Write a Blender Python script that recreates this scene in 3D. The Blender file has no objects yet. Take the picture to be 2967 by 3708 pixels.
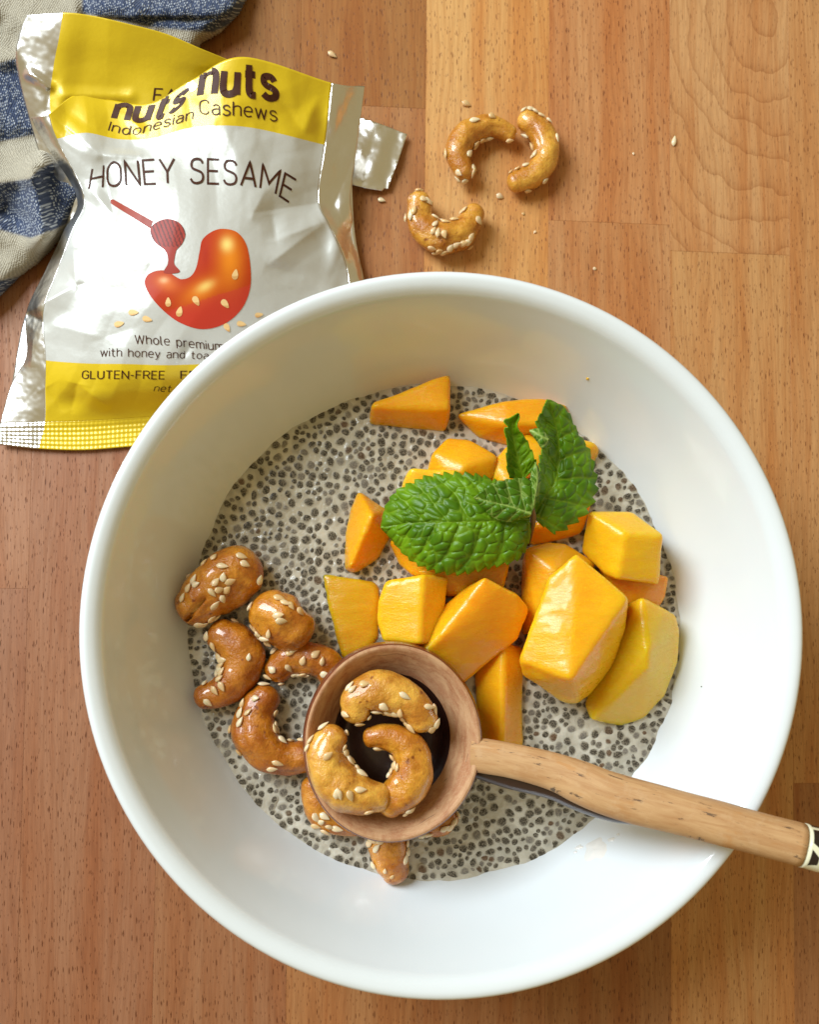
import bpy, bmesh, math, random
import numpy as np
from mathutils import Vector, Matrix, noise
from mathutils.bvhtree import BVHTree

random.seed(7); np.random.seed(7)
SC = bpy.context.scene
COL = SC.collection
U = 0.01                                   # all builders work in centimetres

# ------------------------------------------------------------------ camera
F_PX, TX_, TY_ = 3050.0, 0.0371, -0.0625      # focal length in photo pixels, small tilts of a hand-held phone
PPX, PPY = 1483.5, 2154.0                     # optical axis in the (cropped) photo
CAM = np.array([-2.591, 0.107, 30.03])
_R = np.array(Matrix.Rotation(TY_, 3, 'Y') @ Matrix.Rotation(TX_, 3, 'X'))
RGT, UPV, FWD = _R[:, 0], _R[:, 1], -_R[:, 2]
cam = bpy.data.cameras.new('camera')
cam.sensor_fit = 'VERTICAL'; cam.sensor_height = 24.0
cam.lens = F_PX / 3708 * 24.0
cam.shift_y = (PPY - 1854) / 3708
cam.clip_start = 0.01; cam.clip_end = 50
cam.dof.use_dof = True; cam.dof.focus_distance = 0.258; cam.dof.aperture_fstop = cam.lens / 2.0
camo = bpy.data.objects.new('camera', cam); COL.objects.link(camo)
camo.location = CAM * U; camo.rotation_euler = (TX_, TY_, 0)
SC.camera = camo

# ------------------------------------------------------------------ light
world = bpy.data.worlds.new('World'); SC.world = world; world.use_nodes = True
bg = world.node_tree.nodes['Background']
bg.inputs[0].default_value = (1.0, 0.80, 0.40, 1); bg.inputs[1].default_value = 0.37

def area(name, pos, size, sizey, power, color, target=(0, 0, 3)):
    l = bpy.data.lights.new(name, 'AREA'); l.shape = 'RECTANGLE'; l.size = size; l.size_y = sizey
    l.energy = power; l.color = color
    o = bpy.data.objects.new(name, l); COL.objects.link(o)
    o.location = Vector(pos) * U
    d = Vector(target) - Vector(pos)
    o.rotation_euler = d.to_track_quat('-Z', 'Y').to_euler()
    return o
AZ, EL, DIST = math.radians(143), math.radians(40), 120
area('window_light', (DIST*math.cos(AZ)*math.cos(EL), DIST*math.sin(AZ)*math.cos(EL), DIST*math.sin(EL)),
     0.50, 0.70, 18.5, (0.83, 0.93, 1.0))

SC.view_settings.view_transform = 'Standard'; SC.view_settings.look = 'None'
SC.view_settings.exposure = 0.15; SC.view_settings.gamma = 1.0
SC.cycles.max_bounces = 12; SC.cycles.diffuse_bounces = 8

# ------------------------------------------------------------------ helpers
def un(px, py, z):
    """photo pixel (2967 x 3708) at height z cm -> point in cm"""
    d = FWD + (px - PPX) / F_PX * RGT - (py - PPY) / F_PX * UPV
    return CAM + d * ((z - CAM[2]) / d[2])
def ray(px, py):
    d = FWD + (px - PPX) / F_PX * RGT - (py - PPY) / F_PX * UPV
    return Vector(d / np.linalg.norm(d))
def pix(p):
    d = np.asarray(p) - CAM; z = d @ FWD
    return PPX + F_PX * (d @ RGT) / z, PPY - F_PX * (d @ UPV) / z
CR = {'A': (1250, 1300), 'B': (1700, 1400), 'C': (1150, 1950), 'D': (1750, 1950), 'E': (600, 1950),
      'G': (1050, 2400), 'H': (0, 0), 'I': (700, 100), 'J': (0, 863)}
def q(c, x, y):
    if c == 'K': return 1100 + x*1.0823, 150 + y*1.0823
    if c == 'W': return 1700 + x*0.7345, 2500 + y*0.7345
    if c == 'F': return x*1.72, y*1.72
    if c == 'S': return x, y
    return CR[c][0] + x/2, CR[c][1] + y/2

def tag(o, label=None, cat=None, group=None, kind=None):
    if label: o['label'] = label
    if cat: o['category'] = cat
    if group: o['group'] = group
    if kind: o['kind'] = kind
    return o
def empty(name, loc, parent=None):
    o = bpy.data.objects.new(name, None); COL.objects.link(o); o.empty_display_size = 0.01
    o.location = Vector(loc) * U
    return o
def mk(name, verts, faces, mats, parent=None, smooth=True, origin=None, midx=None, uv=None, attr=None, cattr=None):
    v = np.asarray(verts, float)
    if parent is not None: org = np.array(parent.matrix_world.translation if parent.parent else parent.location) / U
    elif origin is not None: org = np.asarray(origin, float)
    else: org = np.zeros(3)
    me = bpy.data.meshes.new(name)
    me.from_pydata([tuple(p) for p in (v - org) * U], [], faces)
    for m in (mats if isinstance(mats, (list, tuple)) else [mats]): me.materials.append(m)
    if midx is not None: me.polygons.foreach_set('material_index', np.asarray(midx, np.int32))
    if smooth: me.polygons.foreach_set('use_smooth', np.ones(len(me.polygons), bool))
    if uv is not None:
        lay = me.uv_layers.new(name='UVMap'); li = np.zeros(len(me.loops), np.int32)
        me.loops.foreach_get('vertex_index', li)
        lay.data.foreach_set('uv', np.asarray(uv, np.float32)[li].ravel())
    if attr:
        for k, a in attr.items():
            at = me.attributes.new(k, 'FLOAT', 'POINT'); at.data.foreach_set('value', np.asarray(a, np.float32))
    if cattr is not None:
        at = me.attributes.new('ink', 'FLOAT_COLOR', 'POINT'); at.data.foreach_set('color', np.asarray(cattr, np.float32).ravel())
    me.update()
    o = bpy.data.objects.new(name, me); COL.objects.link(o)
    if parent is not None: o.parent = parent
    elif origin is not None: o.location = Vector(org) * U
    return o
def grid_faces(nr, nc, wrap=False):
    f = []
    for i in range(nr - 1):
        for j in range(nc if wrap else nc - 1):
            k = (j + 1) % nc
            f.append((i*nc + j, i*nc + k, (i+1)*nc + k, (i+1)*nc + j))
    return f
def crom(P, n):
    """Catmull-Rom through P (k, d), n samples per segment (+ end)"""
    P = np.asarray(P, float); k = len(P)
    E = np.vstack([2*P[0] - P[1], P, 2*P[-1] - P[-2]])
    out = []
    for i in range(k - 1):
        p0, p1, p2, p3 = E[i:i+4]
        for t in np.arange(n) / n:
            out.append(0.5*((2*p1) + (-p0+p2)*t + (2*p0-5*p1+4*p2-p3)*t*t + (-p0+3*p1-3*p2+p3)*t**3))
    out.append(P[-1]); return np.array(out)
def resample(P, n):
    P = np.asarray(P, float); d = np.r_[0, np.cumsum(np.linalg.norm(np.diff(P, axis=0), axis=1))]
    t = np.linspace(0, d[-1], n)
    return np.stack([np.interp(t, d, P[:, i]) for i in range(P.shape[1])], 1)
def inpoly(x, y, poly):
    x = np.asarray(x); y = np.asarray(y); r = np.zeros(x.shape, bool); n = len(poly)
    for i in range(n):
        x1, y1 = poly[i]; x2, y2 = poly[(i+1) % n]
        c = ((y1 > y) != (y2 > y)) & (x < (x2-x1)*(y-y1)/((y2-y1) + 1e-12) + x1)
        r ^= c
    return r
def segdist(x, y, a, b):
    ax, ay = a; bx, by = b; L = (bx-ax)**2 + (by-ay)**2 + 1e-9
    t = np.clip(((x-ax)*(bx-ax) + (y-ay)*(by-ay)) / L, 0, 1)
    return np.hypot(x - ax - t*(bx-ax), y - ay - t*(by-ay)), t
def polydist(x, y, poly):
    d = np.full(np.shape(x), 1e9)
    for i in range(len(poly)): d = np.minimum(d, segdist(x, y, poly[i], poly[(i+1) % len(poly)])[0])
    return np.where(inpoly(x, y, poly), d, -d)
def sstep(x, a, b):
    t = np.clip((x - a) / (b - a), 0, 1); return t*t*(3 - 2*t)
def nz(p, s=1.0, o=0.0): return noise.noise(Vector(p)*s + Vector((o, o*1.7, o*0.3)))

# ------------------------------------------------------------------ materials
class NT:
    def __init__(s, name):
        s.m = bpy.data.materials.new(name); s.m.use_nodes = True
        s.t = s.m.node_tree; s.p = s.t.nodes['Principled BSDF']; s.out = s.t.nodes['Material Output']
    def n(s, typ, **kw):
        x = s.t.nodes.new(typ)
        for k, v in kw.items(): setattr(x, k, v)
        return x
    def l(s, a, b): s.t.links.new(a, b); return s
    def val(s, sock, v):
        if isinstance(v, bpy.types.NodeSocket): s.t.links.new(v, sock)
        else: sock.default_value = v
    def math(s, op, a, b=0.0, c=0.0, clamp=False):
        x = s.n('ShaderNodeMath', operation=op); x.use_clamp = clamp
        for i, v in enumerate((a, b, c)): s.val(x.inputs[i], v)
        return x.outputs[0]
    def vmul(s, a, b):
        x = s.n('ShaderNodeVectorMath', operation='MULTIPLY'); s.val(x.inputs[0], a); s.val(x.inputs[1], b); return x.outputs[0]
    def vadd(s, a, b):
        x = s.n('ShaderNodeVectorMath', operation='ADD'); s.val(x.inputs[0], a); s.val(x.inputs[1], b); return x.outputs[0]
    def mix(s, f, a, b, mode='MIX'):
        x = s.n('ShaderNodeMix', data_type='RGBA', blend_type=mode)
        s.val(x.inputs[0], f); s.val(x.inputs[6], a); s.val(x.inputs[7], b); return x.outputs[2]
    def ramp(s, f, stops):
        x = s.n('ShaderNodeValToRGB'); e = x.color_ramp.elements
        while len(e) < len(stops): e.new(0.5)
        for el, (p, c) in zip(e, stops): el.position = p; el.color = c if len(c) == 4 else (*c, 1)
        s.val(x.inputs[0], f); return x.outputs[0]
    def mr(s, f, a, b, c=0.0, d=1.0):
        x = s.n('ShaderNodeMapRange'); x.interpolation_type = 'SMOOTHSTEP'
        for i, v in enumerate((f, a, b, c, d)): s.val(x.inputs[i], v)
        return x.outputs[0]
    def noise(s, v, scale, detail=3.0, rough=0.5, dist=0.0):
        x = s.n('ShaderNodeTexNoise'); s.val(x.inputs['Vector'], v); x.inputs['Scale'].default_value = scale
        x.inputs['Detail'].default_value = detail; x.inputs['Roughness'].default_value = rough; x.inputs['Distortion'].default_value = dist
        return x.outputs['Fac']
    def vor(s, v, scale, feature='F1', rnd=1.0):
        x = s.n('ShaderNodeTexVoronoi', feature=feature, voronoi_dimensions='2D'); s.val(x.inputs['Vector'], v); x.inputs['Scale'].default_value = scale
        x.inputs['Randomness'].default_value = rnd; return x
    def cm(s):                                  # object coordinates in centimetres
        return s.vmul(s.n('ShaderNodeTexCoord').outputs['Object'], (100, 100, 100))
    def oinfo(s): return s.n('ShaderNodeObjectInfo')
    def attr(s, name): return s.n('ShaderNodeAttribute', attribute_name=name)
    def bump(s, h, strength, dist):
        x = s.n('ShaderNodeBump'); x.inputs['Strength'].default_value = strength; x.inputs['Distance'].default_value = dist
        s.l(h, x.inputs['Height']); s.l(x.outputs[0], s.p.inputs['Normal']); return x
    def set(s, **kw):
        for k, v in kw.items():
            s.val(s.p.inputs[k.replace('_', ' ')], v)
        return s
def c4(r, g, b): return (r, g, b, 1)

def mat_wood(name, rings=False):
    t = NT(name); v = t.cm(); oi = t.oinfo()
    off = t.n('ShaderNodeCombineXYZ'); t.val(off.inputs[0], t.math('MULTIPLY', oi.outputs['Random'], 91)); t.val(off.inputs[1], t.math('MULTIPLY', oi.outputs['Random'], 37))
    w = t.vadd(v, off.outputs[0])
    wob = t.noise(t.vmul(w, (0.5, 0.08, 1)), 1.0, 2)
    x = t.vadd(w, t.vmul(wob, (1.2, 0, 0)))
    broad = t.noise(t.vmul(x, (0.9, 0.05, 1)), 1.0, 3, 0.55)
    fine = t.noise(t.vmul(x, (9.0, 0.35, 1)), 1.0, 4, 0.6)
    fib = t.noise(t.vmul(x, (38, 1.6, 1)), 1.0, 2, 0.6)
    col = oi.outputs['Color']
    c = t.mix(t.mr(broad, 0.35, 0.7), col, t.mix(1.0, col, c4(0.88, 0.68, 0.52), 'MULTIPLY'))
    c = t.mix(t.math('MULTIPLY', t.mr(fine, 0.38, 0.68), 0.62), c, t.mix(1.0, c, c4(0.74, 0.62, 0.50), 'MULTIPLY'))
    c = t.mix(t.math('MULTIPLY', t.mr(fib, 0.35, 0.7), 0.7), c, t.mix(1.0, c, c4(1.26, 1.24, 1.18), 'MULTIPLY'))
    # short dark pores of beech
    fl = None
    for k, (sx, sy, rad) in enumerate(((6.6, 1.15, 0.17), (10.5, 1.9, 0.16))):
        vo = t.vor(t.vmul(t.vadd(w, (k*3.3, k*7.1, 0)), (sx, sy, 0)), 1.0)
        sep = t.n('ShaderNodeSeparateColor'); t.l(vo.outputs['Color'], sep.inputs[0])
        r = t.math('MULTIPLY', t.math('ADD', t.math('MULTIPLY', sep.outputs[0], 0.7), 0.3), rad)
        f = t.math('SUBTRACT', 1.0, t.mr(t.math('DIVIDE', vo.outputs['Distance'], r), 0.45, 1.1))
        f = t.math('MULTIPLY', f, t.mr(sep.outputs[1], 0.05, 0.4))
        fl = f if fl is None else t.math('MAXIMUM', fl, f)
    if rings:
        fl = t.math('MULTIPLY', fl, 0.55)
        sx = t.n('ShaderNodeSeparateXYZ'); t.l(v, sx.inputs[0])
        c0 = un(2760, 60, 0)
        dx = t.math('SUBTRACT', sx.outputs[0], float(c0[0])); dy = t.math('SUBTRACT', sx.outputs[1], float(c0[1]))
        d = t.math('SQRT', t.math('ADD', t.math('MULTIPLY', dx, dx), t.math('MULTIPLY', t.math('MULTIPLY', dy, dy), 0.36)))
        d = t.math('ADD', d, t.math('MULTIPLY', t.noise(t.vmul(v, (0.45, 0.3, 1)), 1.0, 2, 0.5), 1.3))
        d = t.math('ADD', d, t.math('MULTIPLY', t.noise(t.vmul(v, (3.0, 2.0, 1)), 1.0, 2, 0.5), 0.12))
        ph = t.math('FRACT', t.math('MULTIPLY', d, 1.45))
        ln = t.math('POWER', ph, 9.0)
        c = t.mix(t.math('MULTIPLY', ln, 0.5), c, t.mix(1.0, c, c4(0.56, 0.42, 0.32), 'MULTIPLY'))
        c = t.mix(t.math('MULTIPLY', ph, 0.25), c, t.mix(1.0, c, c4(0.86, 0.76, 0.66), 'MULTIPLY'))
    c = t.mix(t.math('MULTIPLY', fl, 0.85), c, t.mix(1.0, c, c4(0.30, 0.17, 0.09), 'MULTIPLY'))
    t.set(Base_Color=c, Roughness=t.mr(fine, 0.2, 0.8, 0.42, 0.6), Specular_IOR_Level=0.28)
    t.bump(t.math('SUBTRACT', t.math('MULTIPLY', fine, 0.3), fl), 0.35, 0.0002)
    return t.m

def mat_porcelain():
    t = NT('porcelain'); v = t.cm()
    n = t.noise(v, 0.35, 3)
    t.set(Base_Color=t.mix(n, c4(0.75, 0.80, 0.84), c4(0.775, 0.825, 0.86)), Roughness=0.16, Coat_Weight=0.5, Coat_Roughness=0.04)
    t.bump(t.noise(v, 0.6, 2), 0.06, 0.002)
    return t.m

def mat_milk():
    t = NT('chia_milk'); v = t.cm()
    n = t.noise(v, 1.1, 4, 0.6); n2 = t.noise(v, 5, 3)
    spk = t.vor(v, 2.9); sep = t.n('ShaderNodeSeparateColor'); t.l(spk.outputs['Color'], sep.inputs[0])
    deep = t.math('MULTIPLY', t.math('SUBTRACT', 1.0, t.mr(spk.outputs['Distance'], 0.15, 0.62)), t.mr(sep.outputs[0], 0.35, 0.9))
    c = t.mix(t.mr(n, 0.3, 0.7), c4(0.49, 0.45, 0.365), c4(0.67, 0.625, 0.53))
    c = t.mix(t.math('MULTIPLY', deep, 0.38), c, c4(0.24, 0.21, 0.17))
    t.set(Base_Color=c, Roughness=0.16, Subsurface_Weight=0.35, Subsurface_Scale=0.002, Coat_Weight=0.6, Coat_Roughness=0.04)
    t.p.inputs['Subsurface Radius'].default_value = (1, 0.8, 0.6)
    t.bump(t.math('ADD', n2, t.math('MULTIPLY', deep, 0.6)), 0.45, 0.0012)
    return t.m

def mat_chia():
    t = NT('chia_seed_gel'); v = t.cm(); oi = t.oinfo()
    rim = t.attr('rim').outputs['Fac']; tone = t.attr('tone').outputs['Fac']
    sp = t.noise(t.vadd(v, t.vmul(oi.outputs['Random'], (40, 40, 40))), 24, 3, 0.7)
    dark = t.mix(t.mr(sp, 0.42, 0.62), c4(0.040, 0.033, 0.024), c4(0.215, 0.185, 0.140))
    dark = t.mix(t.math('MULTIPLY', t.mr(tone, 0.95, 0.98), 0.5), dark, c4(0.20, 0.10, 0.05))
    pale = t.math('MULTIPLY', t.mr(tone, 0.0, 0.4, 1.0, 0.0), 0.4)
    dark = t.mix(pale, dark, c4(0.40, 0.36, 0.31))
    c = t.mix(t.mr(t.math('ADD', rim, t.math('MULTIPLY', t.math('SUBTRACT', sp, 0.5), 0.35)), 0.50, 1.02), dark, c4(0.50, 0.455, 0.36))
    t.set(Base_Color=c, Roughness=0.30, Specular_IOR_Level=0.35)
    return t.m

def mat_mango():
    t = NT('mango_flesh'); v = t.cm(); oi = t.oinfo()
    w = t.vadd(v, t.vmul(oi.outputs['Random'], (31, 57, 13)))
    n = t.noise(w, 0.55, 3, 0.5); f = t.noise(t.vmul(w, (2.2, 7.5, 3)), 1.0, 3, 0.6, 0.4)
    col = oi.outputs['Color']
    c = t.mix(t.mr(n, 0.35, 0.7), col, t.mix(1.0, col, c4(1.0, 1.15, 1.1), 'MULTIPLY'))
    c = t.mix(t.math('MULTIPLY', t.mr(f, 0.4, 0.75), 0.22), c, t.mix(1.0, c, c4(0.9, 0.78, 0.6), 'MULTIPLY'))
    t.set(Base_Color=c, Roughness=t.mr(f, 0.3, 0.7, 0.24, 0.38), Specular_IOR_Level=0.35, Subsurface_Weight=0.85, Subsurface_Scale=0.007, Coat_Weight=0.25, Coat_Roughness=0.10)
    t.p.inputs['Subsurface Radius'].default_value = (1.0, 0.35, 0.06)
    b = t.math('ADD', t.math('MULTIPLY', t.noise(t.vmul(w, (4, 13, 5)), 1.0, 3, 0.6, 0.6), 0.6), t.math('MULTIPLY', t.noise(w, 22, 2), 0.35))
    t.bump(b, 0.30, 0.0008)
    return t.m

def mat_cashew():
    t = NT('honey_glazed_cashew'); v = t.cm(); oi = t.oinfo()
    w = t.vadd(v, t.vmul(oi.outputs['Random'], (31, 57, 13)))
    n = t.noise(w, 1.3, 4, 0.6); f = t.noise(w, 5.5, 4, 0.65)
    col = oi.outputs['Color']
    c = t.mix(t.mr(n, 0.35, 0.68), t.mix(1.0, col, c4(0.64, 0.45, 0.28), 'MULTIPLY'), col)
    c = t.mix(t.math('MULTIPLY', t.mr(f, 0.46, 0.68), 0.6), c, t.mix(1.0, c, c4(1.25, 1.25, 1.15), 'MULTIPLY'))
    c = t.mix(t.mr(t.noise(w, 3.1, 2), 0.66, 0.76), c, t.mix(1.0, c, c4(0.45, 0.28, 0.2), 'MULTIPLY'))
    t.set(Base_Color=c, Roughness=t.mr(f, 0.3, 0.7, 0.20, 0.42), Subsurface_Weight=0.2, Subsurface_Scale=0.003, Coat_Weight=t.mr(n, 0.35, 0.65, 0.45, 1.0), Coat_Roughness=0.07)
    t.p.inputs['Subsurface Radius'].default_value = (1.0, 0.45, 0.15)
    t.bump(t.math('ADD', t.math('ADD', f, t.math('MULTIPLY', t.noise(w, 18, 3, 0.6), 0.5)), t.math('MULTIPLY', t.noise(w, 2.4, 3), 1.5)), 0.42, 0.0012)
    return t.m

def mat_sesame():
    t = NT('sesame'); oi = t.oinfo(); v = t.cm()
    c = t.mix(oi.outputs['Random'], c4(0.70, 0.46, 0.20), c4(0.85, 0.74, 0.52))
    c = t.mix(t.math('MULTIPLY', t.noise(v, 14, 2), 0.4), c, c4(0.62, 0.40, 0.18))
    t.set(Base_Color=c, Roughness=0.35, Subsurface_Weight=0.2, Subsurface_Scale=0.0008, Coat_Weight=0.2)
    return t.m

def mat_leaf(name, dark, light, vein, veinw):
    t = NT(name); v = t.cm()
    e = t.attr('vein').outputs['Fac']; n = t.noise(v, 1.3, 3)
    c = t.mix(t.mr(n, 0.3, 0.7), dark, light)
    c = t.mix(t.math('MULTIPLY', e, veinw), c, vein)
    t.set(Base_Color=c, Roughness=0.36, Specular_IOR_Level=0.4)
    t.bump(t.noise(v, 24, 3), 0.25, 0.0003)
    tr = t.n('ShaderNodeBsdfTranslucent'); t.l(t.mix(1.0, c, c4(1.5, 1.6, 0.6), 'MULTIPLY'), tr.inputs[0])
    mx = t.n('ShaderNodeMixShader'); mx.inputs[0].default_value = 0.28
    t.l(t.p.outputs[0], mx.inputs[1]); t.l(tr.outputs[0], mx.inputs[2]); t.l(mx.outputs[0], t.out.inputs[0])
    return t.m

def mat_spoonwood(name, ring=False):
    t = NT(name); uvn = t.n('ShaderNodeUVMap'); v = uvn.outputs[0]; o = t.cm()
    if ring:
        g = t.noise(t.vmul(o, (2.6, 1.1, 5.0)), 1.0, 4, 0.62, 0.5); g2 = t.noise(t.vmul(v, (2.5, 16, 1)), 1.0, 3, 0.65)
        c = t.mix(t.mr(g, 0.32, 0.68), c4(0.58, 0.345, 0.185), c4(0.44, 0.205, 0.10))
        c = t.mix(t.math('MULTIPLY', t.mr(g2, 0.42, 0.75), 0.5), c, t.mix(1.0, c, c4(0.68, 0.52, 0.42), 'MULTIPLY'))
        fine = t.noise(o, 22, 3, 0.7)
        c = t.mix(t.math('MULTIPLY', t.mr(fine, 0.45, 0.75), 0.35), c, c4(0.66, 0.46, 0.30))
        sc = t.math('MULTIPLY', t.mr(t.noise(t.vmul(v, (1.0, 9, 1)), 1.0, 3, 0.7), 0.60, 0.68), t.mr(t.noise(o, 0.45, 2), 0.5, 0.6))
        c = t.mix(t.math('MULTIPLY', sc, 0.7), c, c4(0.10, 0.05, 0.03))
    else:
        g = t.noise(t.vmul(v, (0.8, 4.5, 1)), 1.0, 4, 0.6, 0.5); g2 = t.noise(t.vmul(v, (2.2, 30, 1)), 1.0, 3, 0.7)
        c = t.mix(t.mr(g, 0.3, 0.72), c4(0.57, 0.345, 0.165), c4(0.46, 0.245, 0.105))
        c = t.mix(t.math('MULTIPLY', t.mr(g2, 0.45, 0.75), 0.35), c, t.mix(1.0, c, c4(0.70, 0.56, 0.44), 'MULTIPLY'))
        pat = t.noise(o, 2.2, 4, 0.7)
        c = t.mix(t.math('MULTIPLY', t.mr(pat, 0.5, 0.7), 0.3), c, c4(0.62, 0.42, 0.24))
        blot = t.mr(t.noise(t.vadd(t.vmul(v, (1.1, 1.9, 1)), (9.7, 1.3, 0)), 1.0, 4, 0.6), 0.56, 0.70)
        c = t.mix(t.math('MULTIPLY', blot, 0.5), c, c4(0.50, 0.22, 0.06))
        st = t.noise(t.vadd(t.vmul(v, (1.3, 5.0, 1)), (3.1, 5.2, 0)), 1.0, 5, 0.7)
        c = t.mix(t.math('MULTIPLY', t.mr(st, 0.60, 0.66), 0.8), c, c4(0.06, 0.04, 0.03))
        g2 = t.math('MULTIPLY', g2, 0.5)
    t.set(Base_Color=c, Roughness=0.6, Specular_IOR_Level=0.25)
    t.bump(t.math('ADD', g, g2), 0.3, 0.0004)
    return t.m

def mat_simple(name, col, rough, metal=0.0, coat=0.0, bumps=None, spec=0.5, var=0.12, vs=1.5):
    t = NT(name); v = t.cm(); n = t.noise(v, vs, 3)
    c = t.mix(n, c4(*[x*(1-var) for x in col]), c4(*[min(1, x*(1+var)) for x in col]))
    t.set(Base_Color=c, Roughness=rough, Metallic=metal, Coat_Weight=coat, Coat_Roughness=0.08, Specular_IOR_Level=spec)
    if bumps: t.bump(t.noise(v, bumps[0], 3), bumps[1], bumps[2])
    return t.m

def mat_giraffe():
    t = NT('painted_bone_pattern'); v = t.attr('UVMap'); uvn = t.n('ShaderNodeUVMap')
    w = t.vadd(uvn.outputs[0], (0.35, 0.42, 0))
    vo = t.vor(t.vmul(w, (1.15, 1.15, 0)), 1.0, 'DISTANCE_TO_EDGE', 0.8)
    sx = t.n('ShaderNodeSeparateXYZ'); t.l(uvn.outputs[0], sx.inputs[0])
    k = t.math('MULTIPLY', t.mr(vo.outputs['Distance'], 0.085, 0.10), t.mr(sx.outputs[0], 0.07, 0.08))
    c = t.mix(k, c4(0.80, 0.78, 0.58), c4(0.016, 0.008, 0.007))
    t.set(Base_Color=c, Roughness=0.35, Coat_Weight=0.2)
    return t.m

def mat_ink():
    t = NT('printed_picture_ink'); a = t.attr('ink')
    t.set(Base_Color=a.outputs['Color'], Roughness=0.4, Specular_IOR_Level=0.3)
    return t.m

def mat_towel():
    t = NT('checked_linen'); uvn = t.n('ShaderNodeUVMap'); blue = t.attr('blue').outputs['Fac']
    v = t.vadd(uvn.outputs[0], t.vmul(t.noise(uvn.outputs[0], 1.2, 3), (0.35, 0.35, 0)))
    s = t.n('ShaderNodeSeparateXYZ'); t.l(v, s.inputs[0])
    P = 2*math.pi/0.092
    a = t.math('SINE', t.math('MULTIPLY', s.outputs[0], P)); b = t.math('SINE', t.math('MULTIPLY', s.outputs[1], P*0.82))
    ab = t.math('MULTIPLY', a, b)
    vo = t.vor(t.vmul(v, (15, 10, 0)), 1.0, 'F1', 0.5); sep = t.n('ShaderNodeSeparateColor'); t.l(vo.outputs['Color'], sep.inputs[0])
    fle = t.math('MULTIPLY', t.math('SUBTRACT', 1.0, t.mr(vo.outputs['Distance'], 0.20, 0.42)), t.mr(sep.outputs[0], 0.25, 0.5))
    nn = t.noise(v, 6, 3)
    cb = t.mix(t.mr(nn, 0.3, 0.7), c4(0.022, 0.036, 0.085), c4(0.055, 0.078, 0.15))
    cb = t.mix(t.math('MULTIPLY', fle, 0.85), cb, c4(0.48, 0.52, 0.58))
    cw = t.mix(t.mr(ab, -0.5, 0.6), c4(0.36, 0.325, 0.25), c4(0.50, 0.455, 0.36))
    cw = t.mix(t.math('MULTIPLY', t.mr(t.noise(v, 14, 3, 0.7), 0.5, 0.75), 0.5), cw, c4(0.30, 0.26, 0.21))
    t.set(Base_Color=t.mix(blue, cw, cb), Roughness=0.85, Specular_IOR_Level=0.15, Sheen_Weight=0.2)
    t.bump(t.math('ADD', t.math('MULTIPLY', ab, 0.5), t.math('MULTIPLY', fle, 0.8)), 0.6, 0.0006)
    return t.m

M = dict(wood=mat_wood('beech_stave'), woodr=mat_wood('beech_stave_flat_sawn', True), porc=mat_porcelain(), milk=mat_milk(), chia=mat_chia(),
         mango=mat_mango(), cashew=mat_cashew(), sesame=mat_sesame(),
         leaf=mat_leaf('mint_leaf', c4(0.072, 0.19, 0.003), c4(0.19, 0.38, 0.006), c4(0.36, 0.50, 0.03), 0.40),
         leafp=mat_leaf('pale_young_mint_leaf', c4(0.06, 0.17, 0.004), c4(0.11, 0.25, 0.006), c4(0.42, 0.56, 0.14), 0.95),
         stem=mat_simple('mint_stem', (0.16, 0.09, 0.05), 0.5),
         rimwood=mat_spoonwood('turned_rim_wood', True), handle=mat_spoonwood('pale_handle_wood'),
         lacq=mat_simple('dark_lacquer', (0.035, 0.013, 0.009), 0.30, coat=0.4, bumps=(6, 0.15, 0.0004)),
         lacqr=mat_simple('reddish_brown_lacquer', (0.17, 0.045, 0.018), 0.25, coat=0.4),
         giraffe=mat_giraffe(), ink=mat_ink(),
         white=mat_simple('white_printed_foil', (0.60, 0.605, 0.58), 0.33, metal=0.25, coat=0.25, bumps=(1.6, 0.10, 0.002), var=0.03),
         yellow=mat_simple('yellow_printed_foil', (0.72, 0.51, 0.012), 0.33, metal=0.10, coat=0.25, bumps=(1.6, 0.10, 0.002), var=0.03),
         silver=mat_simple('bare_silver_foil', (0.80, 0.79, 0.77), 0.30, metal=1.0, bumps=(0.7, 0.3, 0.006), var=0.03),
         brown=mat_simple('brown_print', (0.060, 0.018, 0.008), 0.45, coat=0.0, spec=0.2), whiteink=mat_simple('white_print', (0.8, 0.8, 0.78), 0.3, coat=0.5),
         towel=mat_towel(), under=mat_simple('shadow_gap_glue', (0.10, 0.05, 0.025), 0.8))

# ------------------------------------------------------------------ table top
ZP = 3.40                                   # pudding surface
table = mk('table_top', [(-60, -60, -3.0), (60, -60, -3.0), (60, 60, -3.0), (-60, 60, -3.0), (-60, -60, -0.06), (60, -60, -0.06), (60, 60, -0.06), (-60, 60, -0.06)],
           [(3, 2, 1, 0), (4, 5, 6, 7), (0, 1, 5, 4), (1, 2, 6, 5), (2, 3, 7, 6), (3, 0, 4, 7)], M['under'], smooth=False)
tag(table, 'oiled beech butcher block table top made of upright glued staves', kind='structure')
ROT = math.radians(-0.6)
def plank(x0, x1, y0, y1, col, ringed=False):
    g = 0.0015; c, s = math.cos(ROT), math.sin(ROT); zt = random.uniform(-0.002, 0.002)
    b = 0.006; out = []
    for z, i in ((-0.06, 0), (zt - b, 0), (zt, b)):
        for x, y in ((x0+g+i, y0+g+i), (x1-g-i, y0+g+i), (x1-g-i, y1-g-i), (x0+g+i, y1-g-i)):
            out.append((x*c - y*s, x*s + y*c, z))
    f = [(8, 9, 10, 11)]
    for k in (0, 4):
        for i in range(4): f.append((k+i, k+(i+1) % 4, k+4+(i+1) % 4, k+4+i))
    o = mk('stave', out, f, M['woodr'] if ringed else M['wood'], parent=table, smooth=False)
    o.color = (*col, 1); return o
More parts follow.
